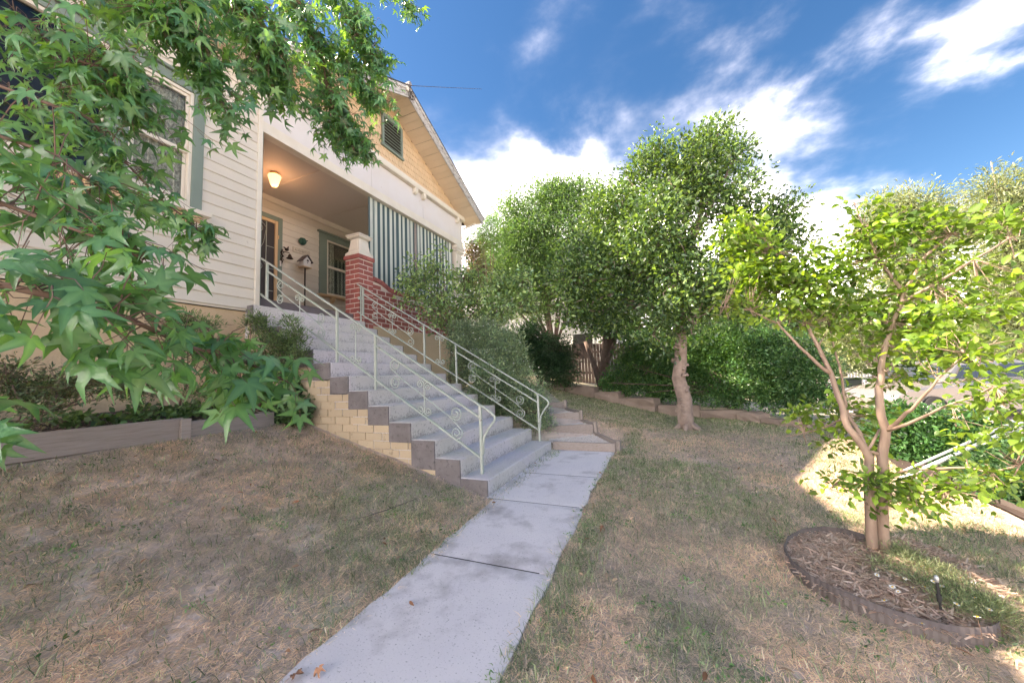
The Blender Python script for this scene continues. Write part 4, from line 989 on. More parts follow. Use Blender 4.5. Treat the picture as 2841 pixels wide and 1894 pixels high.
ii = np.arange(A.size).reshape(A.shape); f = np.stack([ii[:-1, :-1], ii[1:, :-1], ii[1:, 1:], ii[:-1, 1:]], -1).reshape(-1, 4)
structure(link('garden_soil', fast_mesh('garden_soil', np.stack([A, B_, Z], -1).reshape(-1, 3), f, ['soil'], smooth=True)))
g = np.random.default_rng(15); n = 2600
P = np.stack([g.uniform(-5.4, -4.35, n), g.uniform(-1.0, 3.15, n), np.zeros(n)], -1); P[:, 2] = -0.35 + 0.14 * (-4.34 - P[:, 0]) / 1.07 + g.uniform(-.01, .02, n)
o = scatter_oct(P, 0.008, 0.022, 16, ['chip'], 'mulch', None, (1.5, .6, .4), kind='stuff'); tag(o, 'bark chips scattered on the soil under the front windows', 'mulch')

# ------------------------------------------------------------------ leaves
def norm(a): return a / np.maximum(np.linalg.norm(a, axis=-1, keepdims=True), 1e-9)
def frames(dirs, nrm):
    y = norm(dirs); z = norm(nrm - (nrm * y).sum(-1, keepdims=True) * y); x = np.cross(y, z)
    return np.stack([x, y, z], -1)                                  # columns
def inst(tv, tf, tcol, F, P, S, C):
    """merge copies of a template: F (N,3,3), P (N,3), S (N,), C (N,3)"""
    v = np.einsum('nij,kj->nki', F, tv) * S[:, None, None] + P[:, None]
    n, k = len(P), len(tv)
    fs = [(np.arange(n)[:, None, None] * k + t[None]).reshape(-1, t.shape[1]) for t in tf]
    c = C[:, None] * tcol[None]
    return v.reshape(-1, 3), fs, c.reshape(-1, 3)
def star_leaf(droop, seed):
    g = np.random.default_rng(seed); V = [(0, 0, 0)]; F = []; C = [(1.5, 1.35, 1.3)]
    angs = [-118, -58, 0, 58, 118]; lens = [0.62, 0.93, 1.0, 0.93, 0.62]
    def pt(a, r, dz=0): a = R(a); return (r * math.sin(a), r * math.cos(a) + 0.0, -droop * r * r + dz)
    sin_a = [-160, -88, -29, 29, 88, 160]; si = []
    for k, a in enumerate(sin_a):
        V.append(pt(a, 0.22 if k in (0, 5) else 0.34)); C.append((1, 1, 1)); si.append(len(V) - 1)
    for k, a in enumerate(angs):
        a += g.uniform(-5, 5); l = lens[k] * g.uniform(.92, 1.08)
        cu = g.uniform(-.10, .04); ml, cc, mr_, tp = pt(a - 12.5, .60 * l, .035), pt(a, .56 * l, -.04), pt(a + 12.5, .60 * l, .035), pt(a, l, -.06 + cu)
        i = len(V); V += [ml, cc, mr_, tp]; C += [(.88, .9, .9), (1.45, 1.28, 1.25), (.88, .9, .9), (1, 1, .95)]
        s0, s1 = si[k], si[k + 1]
        F += [(0, i + 1, s0), (s0, i + 1, i), (i, i + 1, i + 3), (i + 3, i + 1, i + 2), (i + 2, i + 1, s1), (s1, i + 1, 0)]
    return np.array(V, float) * 0.5, [np.array(F)], np.array(C)
def oval_leaf(w=0.5, fold=0.12, bend=0.25):
    V = np.array([(0, 0, 0), (-w * .42, .28, fold), (-w * .46, .62, fold), (0, 1, 0), (w * .46, .62, fold), (w * .42, .28, fold), (0, .3, 0), (0, .65, 0)], float)
    V[:, 2] -= bend * V[:, 1] ** 2
    F = [np.array([(0, 6, 1), (0, 5, 6), (2, 7, 3), (7, 4, 3)]), np.array([(1, 6, 7, 2), (6, 5, 4, 7)])]
    return V, F, np.array([(1.15, 1.1, 1.05), (1, 1, 1), (1, 1, 1), (1, 1, 1), (1, 1, 1), (1, 1, 1), (1.2, 1.15, 1.1), (1.15, 1.1, 1.1)])
def mini_leaf(w=0.5, fold=0.10):
    return np.array([(0, 0, 0), (-w / 2, .5, fold), (0, 1, -.05), (w / 2, .5, fold)], float), [np.array([(0, 2, 1), (0, 3, 2)])], np.ones((4, 3))

def put_leaves(parent, tmpl, F, P, S, C, mname, nobj, name='foliage'):
    """the nobj leaves that show largest as parts of their own, the rest as one mass"""
    px, py, z = camspace(P)
    vis = (z > 0.15) & (px > -60) & (px < 2900) & (py > -60) & (py < 1950)
    key = np.where(vis, S / np.maximum(z, 0.15), 0); order = np.argsort(-key); big = order[:nobj]; rest = order[nobj:]
    if nobj:
        variants = []
        for k in range(5):
            tv, tf, tcl = tmpl[k % len(tmpl)]; c = C[big[k::5]].mean(0) * (0.85 + 0.075 * k)
            variants.append(fast_mesh('leaf', tv, tf, [mname], tcl * c))
        for j, i in enumerate(big):
            m3 = F[i] * S[i]; m4 = Matrix(((*m3[0], P[i][0]), (*m3[1], P[i][1]), (*m3[2], P[i][2]), (0, 0, 0, 1)))
            o = bpy.data.objects.new('leaf', variants[j % 5]); COL.objects.link(o); o.parent = parent; o.matrix_parent_inverse = Matrix.Identity(4)
            o.matrix_basis = m4
    vs2, fs2, cs2, off = [], {}, [], 0
    for k in range(len(tmpl)):
        idx_ = rest[k::len(tmpl)]
        if not len(idx_): continue
        v, fs, c = inst(*tmpl[k], F[idx_], P[idx_], S[idx_], C[idx_])
        for f in fs: fs2.setdefault(f.shape[1], []).append(f + off)
        vs2.append(v); cs2.append(c); off += len(v)
    if vs2:
        link(name, fast_mesh(name, np.concatenate(vs2), [np.concatenate(f) for f in fs2.values()], [mname], np.concatenate(cs2)), parent, kind='stuff')

def mixcols(cols, n, g):
    cols = np.array(cols); a = g.integers(0, len(cols), n); b = g.integers(0, len(cols), n); t = g.random((n, 1))
    return (cols[a] * (1 - t) + cols[b] * t) * g.uniform(.75, 1.25, (n, 1))

# ------------------------------------------------------------------ sweetgum tree hanging over the left of the picture
gum = thing('sweetgum_tree', 'large star-leaved tree whose branches hang in front of the house windows', 'tree', (0, 0, 0))
GT = [np.array(p) for p in ((-2.9, -1.1, -0.85), (-2.86, -1.08, 0.3), (-2.8, -1.0, 1.4), (-2.75, -0.9, 2.8), (-2.7, -0.8, 4.2), (-2.6, -0.7, 5.6))]
b = MB(); b.tube([tuple(p) for p in GT], [0.20, 0.165, 0.15, 0.13, 0.09, 0.05], 12); b.build('trunk', 'bark', gum, smooth=True)
def P3(*q): return [at(x, y, D=d) for x, y, d in q]
SGX = 3.0
SG = [  # (branch points, leaf count, leaf size, twig length, droop)
    (P3((-420, 720, .95), (-150, 750, .78), (0, 790, .70), (150, 822, .72), (360, 885, .84), (520, 960, 1.0), (670, 1000, 1.2), (800, 1060, 1.35)), 54, .152, .11, 2, .009),
    (P3((-300, 500, 1.0), (-60, 540, .9), (100, 600, .92), (260, 655, .95), (400, 720, 1.0)), 32, .150, .12, 0, .008),
    (P3((-300, 340, 1.3), (-50, 360, 1.15), (150, 430, 1.15), (230, 490, 1.2), (300, 530, 1.3)), 38, .140, .14, 0, .008),
    (P3((-400, 60, 1.6), (0, 240, 1.5), (250, 330, 1.6), (330, 430, 1.7), (430, 540, 1.8), (520, 610, 1.9), (560, 650, 1.95)), 62, .128, .13, 0, .007),
    (P3((-300, -60, 1.8), (60, 60, 1.7), (220, 170, 1.7), (310, 200, 1.75), (388, 256, 1.8)), 115, 0.142, .22, 0, .012),
    (P3((-200, -160, 2.0), (200, -60, 2.0), (400, 20, 2.0), (500, 60, 2.05)), 120, 0.142, .24, 0, .013),
    (P3((200, -200, 2.2), (480, -60, 2.1), (530, 30, 2.1), (552, 130, 2.15), (585, 200, 2.2), (620, 290, 2.2)), 85, 0.142, .15, 0, .010),
    (P3((400, -240, 2.4), (600, -80, 2.4), (680, 30, 2.45), (740, 120, 2.5), (770, 210, 2.6)), 200, 0.139, .24, 0, .012),
    (P3((600, -260, 2.7), (760, -80, 2.8), (840, 20, 2.85), (890, 130, 2.95), (905, 230, 3.0), (935, 330, 3.05), (950, 390, 3.1)), 210, 0.137, .22, 0, .012),
    (P3((905, 230, 3.0), (955, 300, 3.05), (985, 370, 3.1), (1010, 400, 3.1)), 70, .118, .12, 0, .007),
    (P3((700, -260, 2.8), (880, -80, 3.0), (960, 20, 3.1), (1010, 110, 3.15), (1035, 190, 3.2)), 190, 0.135, .20, 0, .010),
    (P3((760, 40, 2.9), (860, 100, 3.0), (960, 150, 3.1), (1000, 230, 3.15), (1040, 280, 3.2)), 130, .118, .18, 0, .008),
    (P3((900, -260, 3.1), (1040, -60, 3.3), (1110, -10, 3.4), (1150, 20, 3.45)), 42, .115, .10, 0, .008),
    (P3((-500, 1000, .9), (-220, 1080, .72), (-60, 1120, .68), (-10, 1135, .68)), 3, .14, .04, 0, .008),
    (P3((500, -200, 3.2), (650, 20, 3.3), (740, 140, 3.4), (800, 260, 3.5)), 120, 0.135, .25, 0, .010),
]
g = np.random.default_rng(77)
LP, LD, LN, LS, tw, pet = [], [], [], [], MB(), MB()
def poly_at(pts, t):
    k = t * (len(pts) - 1); i = min(int(k), len(pts) - 2); return pts[i] * (1 - k + i) + pts[i + 1] * (k - i), norm(pts[i + 1] - pts[i])
for bi, (pts, nl, ls, tl, dd, br) in enumerate(SG):
    pts = [np.array(p) for p in pts]
    st = min(GT[1:], key=lambda q: np.linalg.norm(q - pts[0]) + (abs(q[2] - pts[0][2]) * .3))
    full = [st, st * .5 + pts[0] * .5 + np.array([0, 0, .12])] + pts if bi != 9 else pts
    m_ = MB(); nr = len(full); m_.tube([tuple(p) for p in full], [br * (1.9 - 1.55 * i / (nr - 1)) * (.55 if i > 1 else 1) + .0015 for i in range(nr)], 7); m_.build('branch', 'twig', gum, smooth=True)
    done = 0
    while done < nl * SGX:
        t = g.uniform(.12, 1) ** .8; p, d = poly_at(pts, t)
        dr = norm(g.normal(0, 1, 3) + d * .6 + np.array([0, 0, -.35])); L = tl * g.uniform(.3, 1.45)
        e = p + dr * L; mid = p + dr * L * .5 + np.array([0, 0, .02])
        tw.tube([tuple(p), tuple(mid), tuple(e)], [.0022, .0016, .001], 4, cap=False)
        k = int(g.integers(2, 6))
        for j in range(k):
            q = p + dr * L * (1 - .22 * j) if L * (1 - .22 * j) > 0 else p
            pd = norm(g.normal(0, 1, 3) * .8 + dr * .5 + np.array([0, 0, -.25])); pl2 = ls * g.uniform(.35, .7)
            o2 = q + pd * pl2 * .7 + np.array([0, 0, -.2 * pl2])
            if j < 4: pet.tube([tuple(q), tuple(o2)], [.0011, .0009], 3, cap=False)
            ld = norm(pd * .55 + g.normal(0, .45, 3) + np.array([0, 0, -.75]))
            out = np.array([ld[0], ld[1], 0]) + g.normal(0, .45, 3); nn = norm(out * .6 + np.array([0.15, -.35, .75]))
            LP.append(o2); LD.append(ld); LN.append(nn); LS.append(ls * g.uniform(.5, 1.2)); done += 1
tw.build('twigs', 'twig', gum, kind='stuff'); pet.build('leaf_stalks', 'stalk' if 'stalk' in M else 'twig', gum, kind='stuff')
LP = np.array(LP); n = len(LP)
dist = np.linalg.norm(LP, axis=1)
keep = dist > 0.42; LP, LD, LN, LS = LP[keep], np.array(LD)[keep], np.array(LN)[keep], np.array(LS)[keep]; n = len(LP)
put_leaves(gum, [star_leaf(d, s) for d, s in ((.25, 1), (.5, 2), (.15, 3), (.8, 4), (.38, 5), (1.05, 6), (.3, 7))], frames(LD, LN), LP, LS,
           mixcols([(.075, .225, .11), (.095, .26, .115), (.065, .19, .11), (.12, .29, .09)], n, g), 'leafg', 300)

# ------------------------------------------------------------------ generic trees and shrubs
DENS, LSZ = 1.8, 1.22
def clump_leaves(centers, per, spread, size, cols, g, tmpl, up=0.3, squash=.8):
    per = int(per * DENS); n = len(centers) * per
    c = np.repeat(centers, per, axis=0); off = g.normal(0, 1, (n, 3)); off = off / np.maximum(1, np.linalg.norm(off, axis=1, keepdims=True) / 1.9)
    off[:, 2] *= squash; P = c + off * spread
    d = norm(off * .8 + g.normal(0, .7, (n, 3)) + np.array([0, 0, up * .3])); nn = g.normal(0, .7, (n, 3)) + np.array([0, 0, 1.0])
    tone = np.repeat(g.uniform(.50, 1.38, (len(centers), 1)), per, axis=0)
    return frames(d, nn), P, size * LSZ * g.uniform(.45, 1.3, n), mixcols(cols, n, g) * tone * 1.7
def lobe_px(L, Y):
    """lobes given as (x, y, radius) in the photograph at a distance Y become (centre, radii) in metres"""
    out_ = []
    for q in L:
        x, y, r = q[:3]; yy = q[3] if len(q) > 3 else Y
        c = at(x, y, Y=yy); out_.append((c, r * np.linalg.norm(c) / FPX / np.linalg.norm(ray(x, y)) * 1.0))
    return out_
def sample_lobes(lobes, n, g, inner=.35, squash=(1, 1, 1)):
    w = np.array([l[1] ** 2 for l in lobes]); k = g.choice(len(lobes), n, p=w / w.sum())
    d = norm(g.normal(0, 1, (n, 3))); r = g.uniform(inner ** 2, 1, n) ** .5; r = np.where(g.random(n) < .12, r * g.uniform(1.0, 1.4, n), r)
    c = np.array([l[0] for l in lobes])[k]; rr_ = np.array([l[1] for l in lobes])[k]
    return c + d * (r * rr_)[:, None] * np.array(squash)
def plant(name, label, cat, base, lobes, nclump, per, spread, size, cols, m='leaf', tmpl=None, bark='bark', tr=0.05, trunk=None, seed=1, group=None, inner=.35, nl=0, twigs=0.3, dens=1.0, up=.3, crown='crown', minz=None, squash=(1, 1, 1), stems=True):
    g = np.random.default_rng(seed); t = thing(name, label, cat, (0, 0, 0), 0, group)
    tmpl = tmpl or [mini_leaf(.5)]
    C = sample_lobes(lobes, nclump, g, inner, squash)
    if minz is not None: C[:, 1] = np.where(np.abs(C[:, 0]) < 3.2, np.maximum(C[:, 1], wall_y(C[:, 0]) + .28), C[:, 1]); C[:, 2] = np.maximum(C[:, 2], gz(C[:, 0], C[:, 1]) + minz)
    base = np.array(base, float)
    top = np.mean([l[0] for l in lobes], axis=0)
    if trunk is None:
        trunk = [base, base * .6 + top * .4 * np.array([1, 1, 1]) + g.normal(0, .05, 3) * tr * 5]
        trunk = [base, base + (top - base) * .25 + g.normal(0, tr, 3), base + (top - base) * .5]
    trunk = [np.array(p, float) for p in trunk]
    if stems:
        b = MB(); n_ = len(trunk); b.tube([tuple(p) for p in trunk], [tr * (1.15 - .5 * i / (n_ - 1)) for i in range(n_)], 10); b.build('trunk', bark, t, smooth=True)
        for c, r in lobes:
            s = trunk[-1] if g.random() < .6 else trunk[max(0, len(trunk) - 2)]
            mid = s * .5 + c * .5 + g.normal(0, .08, 3) * r; b = MB(); b.tube([tuple(s), tuple(mid), tuple(c), tuple(c + (c - mid) * .5 * min(1, r))], [tr * .42, tr * .3, tr * .18, tr * .06], 6); b.build('branch', bark, t, smooth=True)
        if twigs:
            b = MB(); lc = np.array([l[0] for l in lobes])
            for q in C[:int(len(C) * twigs)]:
                k = int(np.argmin(np.linalg.norm(lc - q, axis=1))); s = lc[k] + g.normal(0, .12, 3) * lobes[k][1]; mid = s * .5 + q * .5 + g.normal(0, .07, 3)
                b.tube([tuple(s), tuple(mid), tuple(q)], [tr * .12, tr * .08, tr * .03], 4, cap=False)
            b.build('twigs', bark, t, kind='stuff')
    F, P, S, CC = clump_leaves(C, max(3, int(per * dens)), spread, size, cols, g, tmpl, up)
    put_leaves(t, tmpl, F, P, S, CC, m, nl, crown)
    return t
S_ = 2841 / 2352
def DP(L): return [(x * S_, y * S_, r * S_, *rest) for x, y, r, *rest in L]

GH = [(.065, .105, .045), (.085, .13, .05), (.045, .08, .04), (.16, .22, .055)]
plant('holly_tree', 'dense glossy tree with a single knobbly pale trunk in the middle of the lawn', 'tree', (.23, 7.7, -1.2),
      lobe_px(DP([(1395, 610, 75, 7.4), (1500, 540, 95, 7.2), (1550, 420, 85, 7.6), (1640, 430, 90, 7.9), (1700, 520, 95, 8.0), (1765, 560, 70, 8.0), (1440, 700, 60, 7.4), (1560, 640, 105, 7.2), (1680, 640, 85, 7.9), (1400, 500, 60, 7.9),
                  (1600, 340, 50, 7.8), (1330, 650, 45, 7.4), (1505, 360, 42, 7.7), (1590, 740, 55, 7.4), (1700, 700, 50, 8.0), (1800, 480, 32, 8.0), (1450, 420, 40, 7.8), (1500, 770, 40, 7.5), (1690, 360, 34, 7.9), (1385, 720, 40, 7.5), (1650, 300, 20, 7.9), (1340, 580, 50, 7.6), (1300, 640, 40, 7.6), (1350, 700, 45, 7.5), (1310, 720, 35, 7.6), (1440, 480, 55, 7.8)]), 7.7),
      760, 40, .175, .072, GH, 'leafgloss', [mini_leaf(.55, .12)], 'palebark', .135,
      [(.23, 7.7, -1.22), (.22, 7.7, -1.0), (.235, 7.7, -.6), (.16, 7.7, -.2), (.22, 7.7, .1), (.26, 7.72, .5), (.30, 7.7, 1.2), (.35, 7.7, 2.0)], seed=3, inner=.2, twigs=.25)
b = MB(); gg = np.random.default_rng(3)
for i in range(26):
    a = gg.uniform(0, 6.28); z = gg.uniform(-1.05, .5); b.lathe([(.035, -.03), (.045, 0), (.02, .035)], (.21 + .115 * math.cos(a), 7.7 + .115 * math.sin(a), z), 6)
for a in (-2.6, -1.7, -.6, .3): b.tube([(.23, 7.7, -1.0), (.23 + .17 * math.cos(a), 7.7 + .17 * math.sin(a), -1.12), (.23 + .32 * math.cos(a), 7.7 + .32 * math.sin(a), -1.2)], [.07, .05, .02], 6)
b.build('burls', 'palebark', bpy.data.objects['holly_tree'], smooth=True, kind='stuff')

plant('leafy_garden_tree', 'tall pale green feathery tree behind the dark paling fence next to the gable', 'tree', (-3.9, 12.9, -.2),
      lobe_px(DP([(1180, 540, 50), (1250, 520, 65), (1320, 500, 60), (1210, 610, 60), (1290, 600, 75), (1360, 560, 60), (1340, 650, 70), (1240, 680, 50), (1170, 470, 25), (1290, 440, 28), (1250, 460, 30), (1370, 460, 40), (1140, 600, 28), (1135, 640, 35), (1125, 690, 30), (1160, 560, 40), (1180, 690, 40), (1190, 500, 45), (1270, 460, 48), (1330, 450, 50), (1170, 640, 40), (1230, 570, 60)]), 12.6),
      700, 60, .28, .10, [(.08, .14, .05), (.12, .18, .06), (.055, .10, .045)], 'leaf', [mini_leaf(.32, .1)], 'bark', .13, seed=5, inner=.25)
plant('old_dark_tree', 'dark multi-stemmed tree trunk rising in front of the paling fence above the stone wall', 'tree', (-1.72, 10.9, -.5),
      lobe_px(DP([(1400, 690, 50), (1450, 650, 50), (1370, 740, 30), (1430, 740, 35)]), 10.9), 150, 50, .18, .075, [(.04, .085, .025), (.06, .11, .03)], 'leaf', None, 'bark', .16,
      [(-1.72, 10.9, -.6), (-1.74, 10.9, 0), (-1.66, 10.9, .5), (-1.6, 10.9, 1.2)], seed=6)
b = MB(); b.tube([(-1.85, 10.85, -.55), (-2.0, 10.9, .1), (-2.25, 10.9, .9)], [.10, .08, .05], 8); b.tube([(-1.8, 10.8, 0), (-1.45, 10.8, .6), (-1.25, 10.8, 1.3)], [.08, .07, .04], 8); b.build('trunk', 'bark', bpy.data.objects['old_dark_tree'], smooth=True)

HC = [(.06, .13, .05), (.085, .165, .06), (.045, .10, .045), (.12, .20, .06)]
hx = [(1450, 800, 40, 10.1), (1500, 790, 40, 10.2), (1850, 830, 45, 9.2), (1800, 800, 45, 9.4), (1680, 780, 40, 9.8), (1750, 770, 35, 9.8), (1600, 820, 50, 9.8), (1420, 880, 45, 9.9), (1480, 850, 55, 9.9), (1545, 870, 60, 9.9), (1560, 800, 40, 10.2), (1640, 850, 70, 9.7), (1700, 830, 65, 9.5), (1760, 850, 65, 9.3), (1810, 870, 60, 9.1), (1850, 900, 50, 8.9), (1690, 900, 45, 9.6), (1780, 910, 40, 9.2), (1620, 790, 45, 10.0), (1500, 900, 40, 9.8), (1740, 790, 35, 9.6), (1600, 900, 40, 9.7), (1880, 850, 28, 9.0)]
plant('hedge', 'dense dark green hedge growing along the top of the stone wall', 'hedge', (1.2, 9.9, -1.0), lobe_px(DP(hx), 9.8), 900, 60, .13, .060, HC, 'leafgloss', [mini_leaf(.42, .1)], 'bark', .05, seed=8, inner=.3, twigs=.1, crown='foliage', minz=.2)
plant('dark_shrub', 'dark rounded shrub left of the paling fence behind the white-flowering bush', 'shrub', (-3.7, 10.6, -.5), lobe_px(DP([(1195, 800, 45), (1250, 820, 50), (1290, 850, 38), (1225, 770, 35), (1150, 790, 30), (1290, 800, 25)]), 10.4), 300, 55, .12, .055, [(.03, .065, .03), (.045, .085, .04)], 'leaf', None, 'bark', .05, seed=9, crown='foliage', twigs=.1)
plant('purple_bush', 'purple-brown leaved bush just past the far porch column', 'shrub', (-5.6, 10.6, -.5), lobe_px(DP([(1085, 580, 28), (1100, 620, 25), (1080, 650, 25), (1110, 560, 18)]), 10.6), 90, 50, .12, .05, [(.11, .06, .055), (.15, .08, .07), (.09, .09, .04)], 'leaf', None, 'bark', .05, seed=10, crown='foliage')
plant('wattle_sapling', 'thin feathery sapling reaching past the lower corner of the gable roof', 'tree', (-4.9, 10.2, -.4), lobe_px(DP([(1110, 540, 26), (1075, 548, 14), (1135, 560, 20), (1125, 510, 14)]), 10.2), 60, 50, .12, .06, [(.07, .14, .04), (.10, .18, .05)], 'leaf', [mini_leaf(.2)], 'twig', .03, seed=12)

cam_l = lobe_px(DP([(950, 650, 38, 6.0), (1000, 620, 30, 6.1), (1010, 690, 50, 6.1), (1070, 640, 40, 6.2), (1090, 690, 45, 6.3), (1150, 660, 40, 6.4), (1200, 650, 34, 6.5), (1140, 720, 40, 6.3), (1200, 700, 32, 6.5), (1050, 740, 35, 6.1), (1005, 740, 25, 6.0), (935, 690, 16, 5.95), (1010, 575, 12, 6.0), (950, 600, 10, 6.0)]), 6.2)
plant('camellia_bush', 'tall open camellia with glossy leaves in front of the striped blinds', 'shrub', (-4.05, 6.35, -.75), cam_l, 420, 14, .10, .060, [(.14, .21, .10), (.20, .27, .12), (.09, .14, .08), (.26, .31, .12)], 'leafgloss', [oval_leaf(.6), oval_leaf(.52, .1, .35)], 'bark', .035,
      [(-4.05, 6.35, -.8), (-4.1, 6.3, .0), (-4.0, 6.3, .8)], seed=14, inner=.1, nl=120, twigs=.9, dens=.85, crown='foliage')
plant('rosemary_bush', 'grey-green shrub with tiny white flowers spilling over the right handrail', 'shrub', (-2.95, 5.95, -1.0),
      lobe_px(DP([(1060, 770, 35, 5.8), (1100, 760, 35, 5.9), (1150, 790, 45, 5.9), (1140, 850, 45, 5.5), (1190, 900, 40, 5.45), (1215, 945, 34, 5.4), (1120, 900, 34, 5.4), (1075, 800, 45, 5.7), (1130, 800, 50, 5.9), (1110, 870, 48, 5.7), (1170, 860, 48, 5.9), (1180, 920, 42, 5.75), (1220, 910, 38, 5.9), (1225, 960, 32, 5.75), (1060, 850, 32, 5.6), (1150, 930, 30, 5.6), (1190, 815, 25, 6.1), (1135, 770, 22, 6.0), (1250, 965, 18, 5.8)]), 5.8),
      900, 44, .080, .050, [(.16, .23, .14), (.22, .26, .18), (.10, .14, .10), (.26, .28, .16)], 'leaf', [mini_leaf(.20, .04)], 'twig', .03, seed=15, inner=.3, twigs=.5, crown='foliage', up=1.2)
g = np.random.default_rng(19); fl = sample_lobes(lobe_px(DP([(1130, 800, 60, 5.7), (1180, 880, 60, 5.65), (1220, 930, 45, 5.6), (1080, 820, 45, 5.55)]), 5.7), 150, g, .9)
scatter_oct(fl, .008, .014, 20, ['petal'], 'flowers', bpy.data.objects['rosemary_bush'], kind='stuff')

SH = [(.085, .125, .055), (.12, .165, .065), (.06, .09, .045)]
plant('narrow_leaf_shrub', 'fine-leaved shrub standing between the ochre wall and the top of the steps', 'shrub', (-4.75, 2.95, -.3),
      lobe_px(DP([(590, 740, 22, 3.0), (610, 780, 30, 3.0), (650, 790, 30, 2.95), (680, 770, 25, 3.0), (600, 830, 28, 2.9), (645, 840, 28, 2.9), (690, 810, 18, 3.0), (660, 745, 14, 3.0)]), 2.95),
      170, 26, .055, .040, SH, 'leaf', [mini_leaf(.22, .04)], 'twig', .014, seed=16, inner=.1, twigs=.9, crown='foliage', up=1.5)
plant('narrow_leaf_shrub', 'fine-leaved shrub in the middle of the bed below the front windows', 'shrub', (-5.0, 2.25, -.3),
      lobe_px(DP([(400, 745, 18, 2.3), (440, 740, 22, 2.3), (480, 745, 18, 2.3), (430, 790, 25, 2.25), (475, 790, 22, 2.25), (510, 900, 22, 2.3), (450, 900, 22, 2.2)]), 2.3),
      120, 22, .05, .036, SH, 'leaf', [mini_leaf(.24, .04)], 'twig', .012, seed=17, inner=.1, twigs=.9, crown='foliage', up=1.5)
plant('twiggy_shrub', 'dark twiggy half-bare shrub at the near end of the sleeper bed', 'shrub', (-4.8, 1.05, -.35),
      lobe_px(DP([(60, 900, 40, 1.15), (130, 890, 35, 1.2), (200, 880, 35, 1.3), (270, 880, 30, 1.4), (330, 890, 25, 1.6), (90, 940, 25, 1.1), (20, 860, 30, 1.05)]), 1.2),
      190, 16, .06, .035, [(.07, .10, .055), (.11, .14, .07), (.10, .075, .045)], 'leaf', [mini_leaf(.35, .06)], 'bark', .02, seed=18, inner=.1, twigs=1.0, crown='foliage')
plant('ivy_clump', 'low leafy creeper at the corner where the bed meets the steps', 'plant', (-4.35, 3.02, -.45),
      lobe_px(DP([(660, 900, 25, 3.02), (680, 930, 22, 3.02), (655, 950, 20, 3.0), (690, 955, 14, 3.02)]), 3.0), 60, 22, .045, .05, [(.05, .085, .04), (.08, .12, .05)], 'leaf', [oval_leaf(.7)], 'twig', .01, seed=21, crown='foliage', twigs=.5)
g = np.random.default_rng(23); n = 75
C = np.stack([g.uniform(-5.25, -4.42, n), g.uniform(.3, 2.8, n), np.full(n, -.27)], -1); C[:, 2] += .10 * (-4.4 - C[:, 0])
t = thing('ground_cover', 'low round-leaved seedlings spread over the soil of the sleeper bed', 'ground cover'); F, P, S, CC = clump_leaves(C, 12, .055, .045, [(.07, .12, .05), (.10, .16, .06)], g, None, squash=.35)
put_leaves(t, [oval_leaf(.85, .05, .1)], F, P, S, CC, 'leaf', 0); t['kind'] = 'stuff'

# ------------------------------------------------------------------ crepe myrtle in its ring of edging
my = thing('crepe_myrtle', 'small bright green tree with smooth forked stems in the edged mulch bed', 'tree')
def MP(*q): return [at(x, y, Y=Y) for x, y, Y in q]
stems_ = [
    (MP((2428, 1605, 2.98), (2418, 1480, 3.0), (2410, 1330, 3.0), (2412, 1268, 3.0), (2372, 1208, 3.0), (2343, 1162, 3.0), (2323, 1093, 3.02), (2306, 1036, 3.05), (2269, 959, 3.05), (2239, 902, 3.05), (2190, 800, 3.1), (2150, 700, 3.1)), .032, .006),
    (MP((2456, 1590, 3.02), (2448, 1480, 3.02), (2447, 1350, 3.02), (2447, 1263, 3.02), (2458, 1191, 3.0), (2444, 1151, 2.98), (2438, 1079, 2.98), (2444, 1022, 2.98), (2458, 956, 2.98), (2478, 893, 2.98), (2507, 811, 2.95), (2560, 720, 2.9), (2640, 650, 2.85)), .036, .006),
    (MP((2306, 1036, 3.05), (2266, 1007, 3.02), (2217, 961, 3.0), (2157, 897, 3.0), (2080, 860, 3.0), (2010, 850, 3.0)), .013, .004),
    (MP((2412, 1268, 3.0), (2385, 1200, 3.1), (2352, 1151, 3.15), (2340, 1088, 3.2), (2332, 1027, 3.2), (2300, 900, 3.25)), .015, .005),
    (MP((2458, 1191, 3.0), (2500, 1160, 2.9), (2530, 1136, 2.85), (2570, 1090, 2.75), (2602, 1050, 2.7), (2680, 980, 2.6)), .013, .004),
    (MP((2458, 1195, 3.0), (2520, 1175, 2.85), (2573, 1151, 2.75), (2640, 1120, 2.65), (2760, 1070, 2.5)), .011, .004),
    (MP((2447, 1263, 3.02), (2400, 1250, 3.0), (2420, 1230, 3.0), (2440, 1190, 3.05)), .012, .006),
    (MP((2507, 811, 2.95), (2430, 711, 3.0), (2397, 630, 3.0), (2368, 560, 3.0)), .011, .003),
    (MP((2490, 850, 2.97), (2588, 792, 2.85), (2700, 720, 2.75), (2800, 660, 2.7)), .011, .004),
    (MP((2447, 1330, 3.02), (2496, 1309, 2.9), (2600, 1300, 2.75), (2688, 1297, 2.65), (2751, 1309, 2.6), (2830, 1290, 2.55)), .009, .004),
    (MP((2445, 1400, 3.0), (2480, 1380, 2.85), (2540, 1370, 2.75), (2620, 1360, 2.7)), .006, .003),
    (MP((2410, 1400, 3.0), (2370, 1370, 2.9), (2320, 1340, 2.85)), .005, .003),
    (MP((2343, 1162, 3.0), (2300, 1180, 3.15), (2230, 1200, 3.25), (2180, 1210, 3.3)), .006, .003),
]
for pts, r0, r1 in stems_:
    b = MB(); n_ = len(pts); gg = np.random.default_rng(n_); pp = []
    for i in range(n_ - 1):
        for s in (0, .5): pp.append(pts[i] * (1 - s) + pts[i + 1] * s + (gg.normal(0, .004, 3) if s else 0))
    pp.append(pts[-1]); k = len(pp); b.tube([tuple(p) for p in pp], [r0 + (r1 - r0) * (i / (k - 1)) ** .8 for i in range(k)], 10); b.build('trunk' if r0 > .03 else 'branch', 'myrtlebark', my, smooth=True)
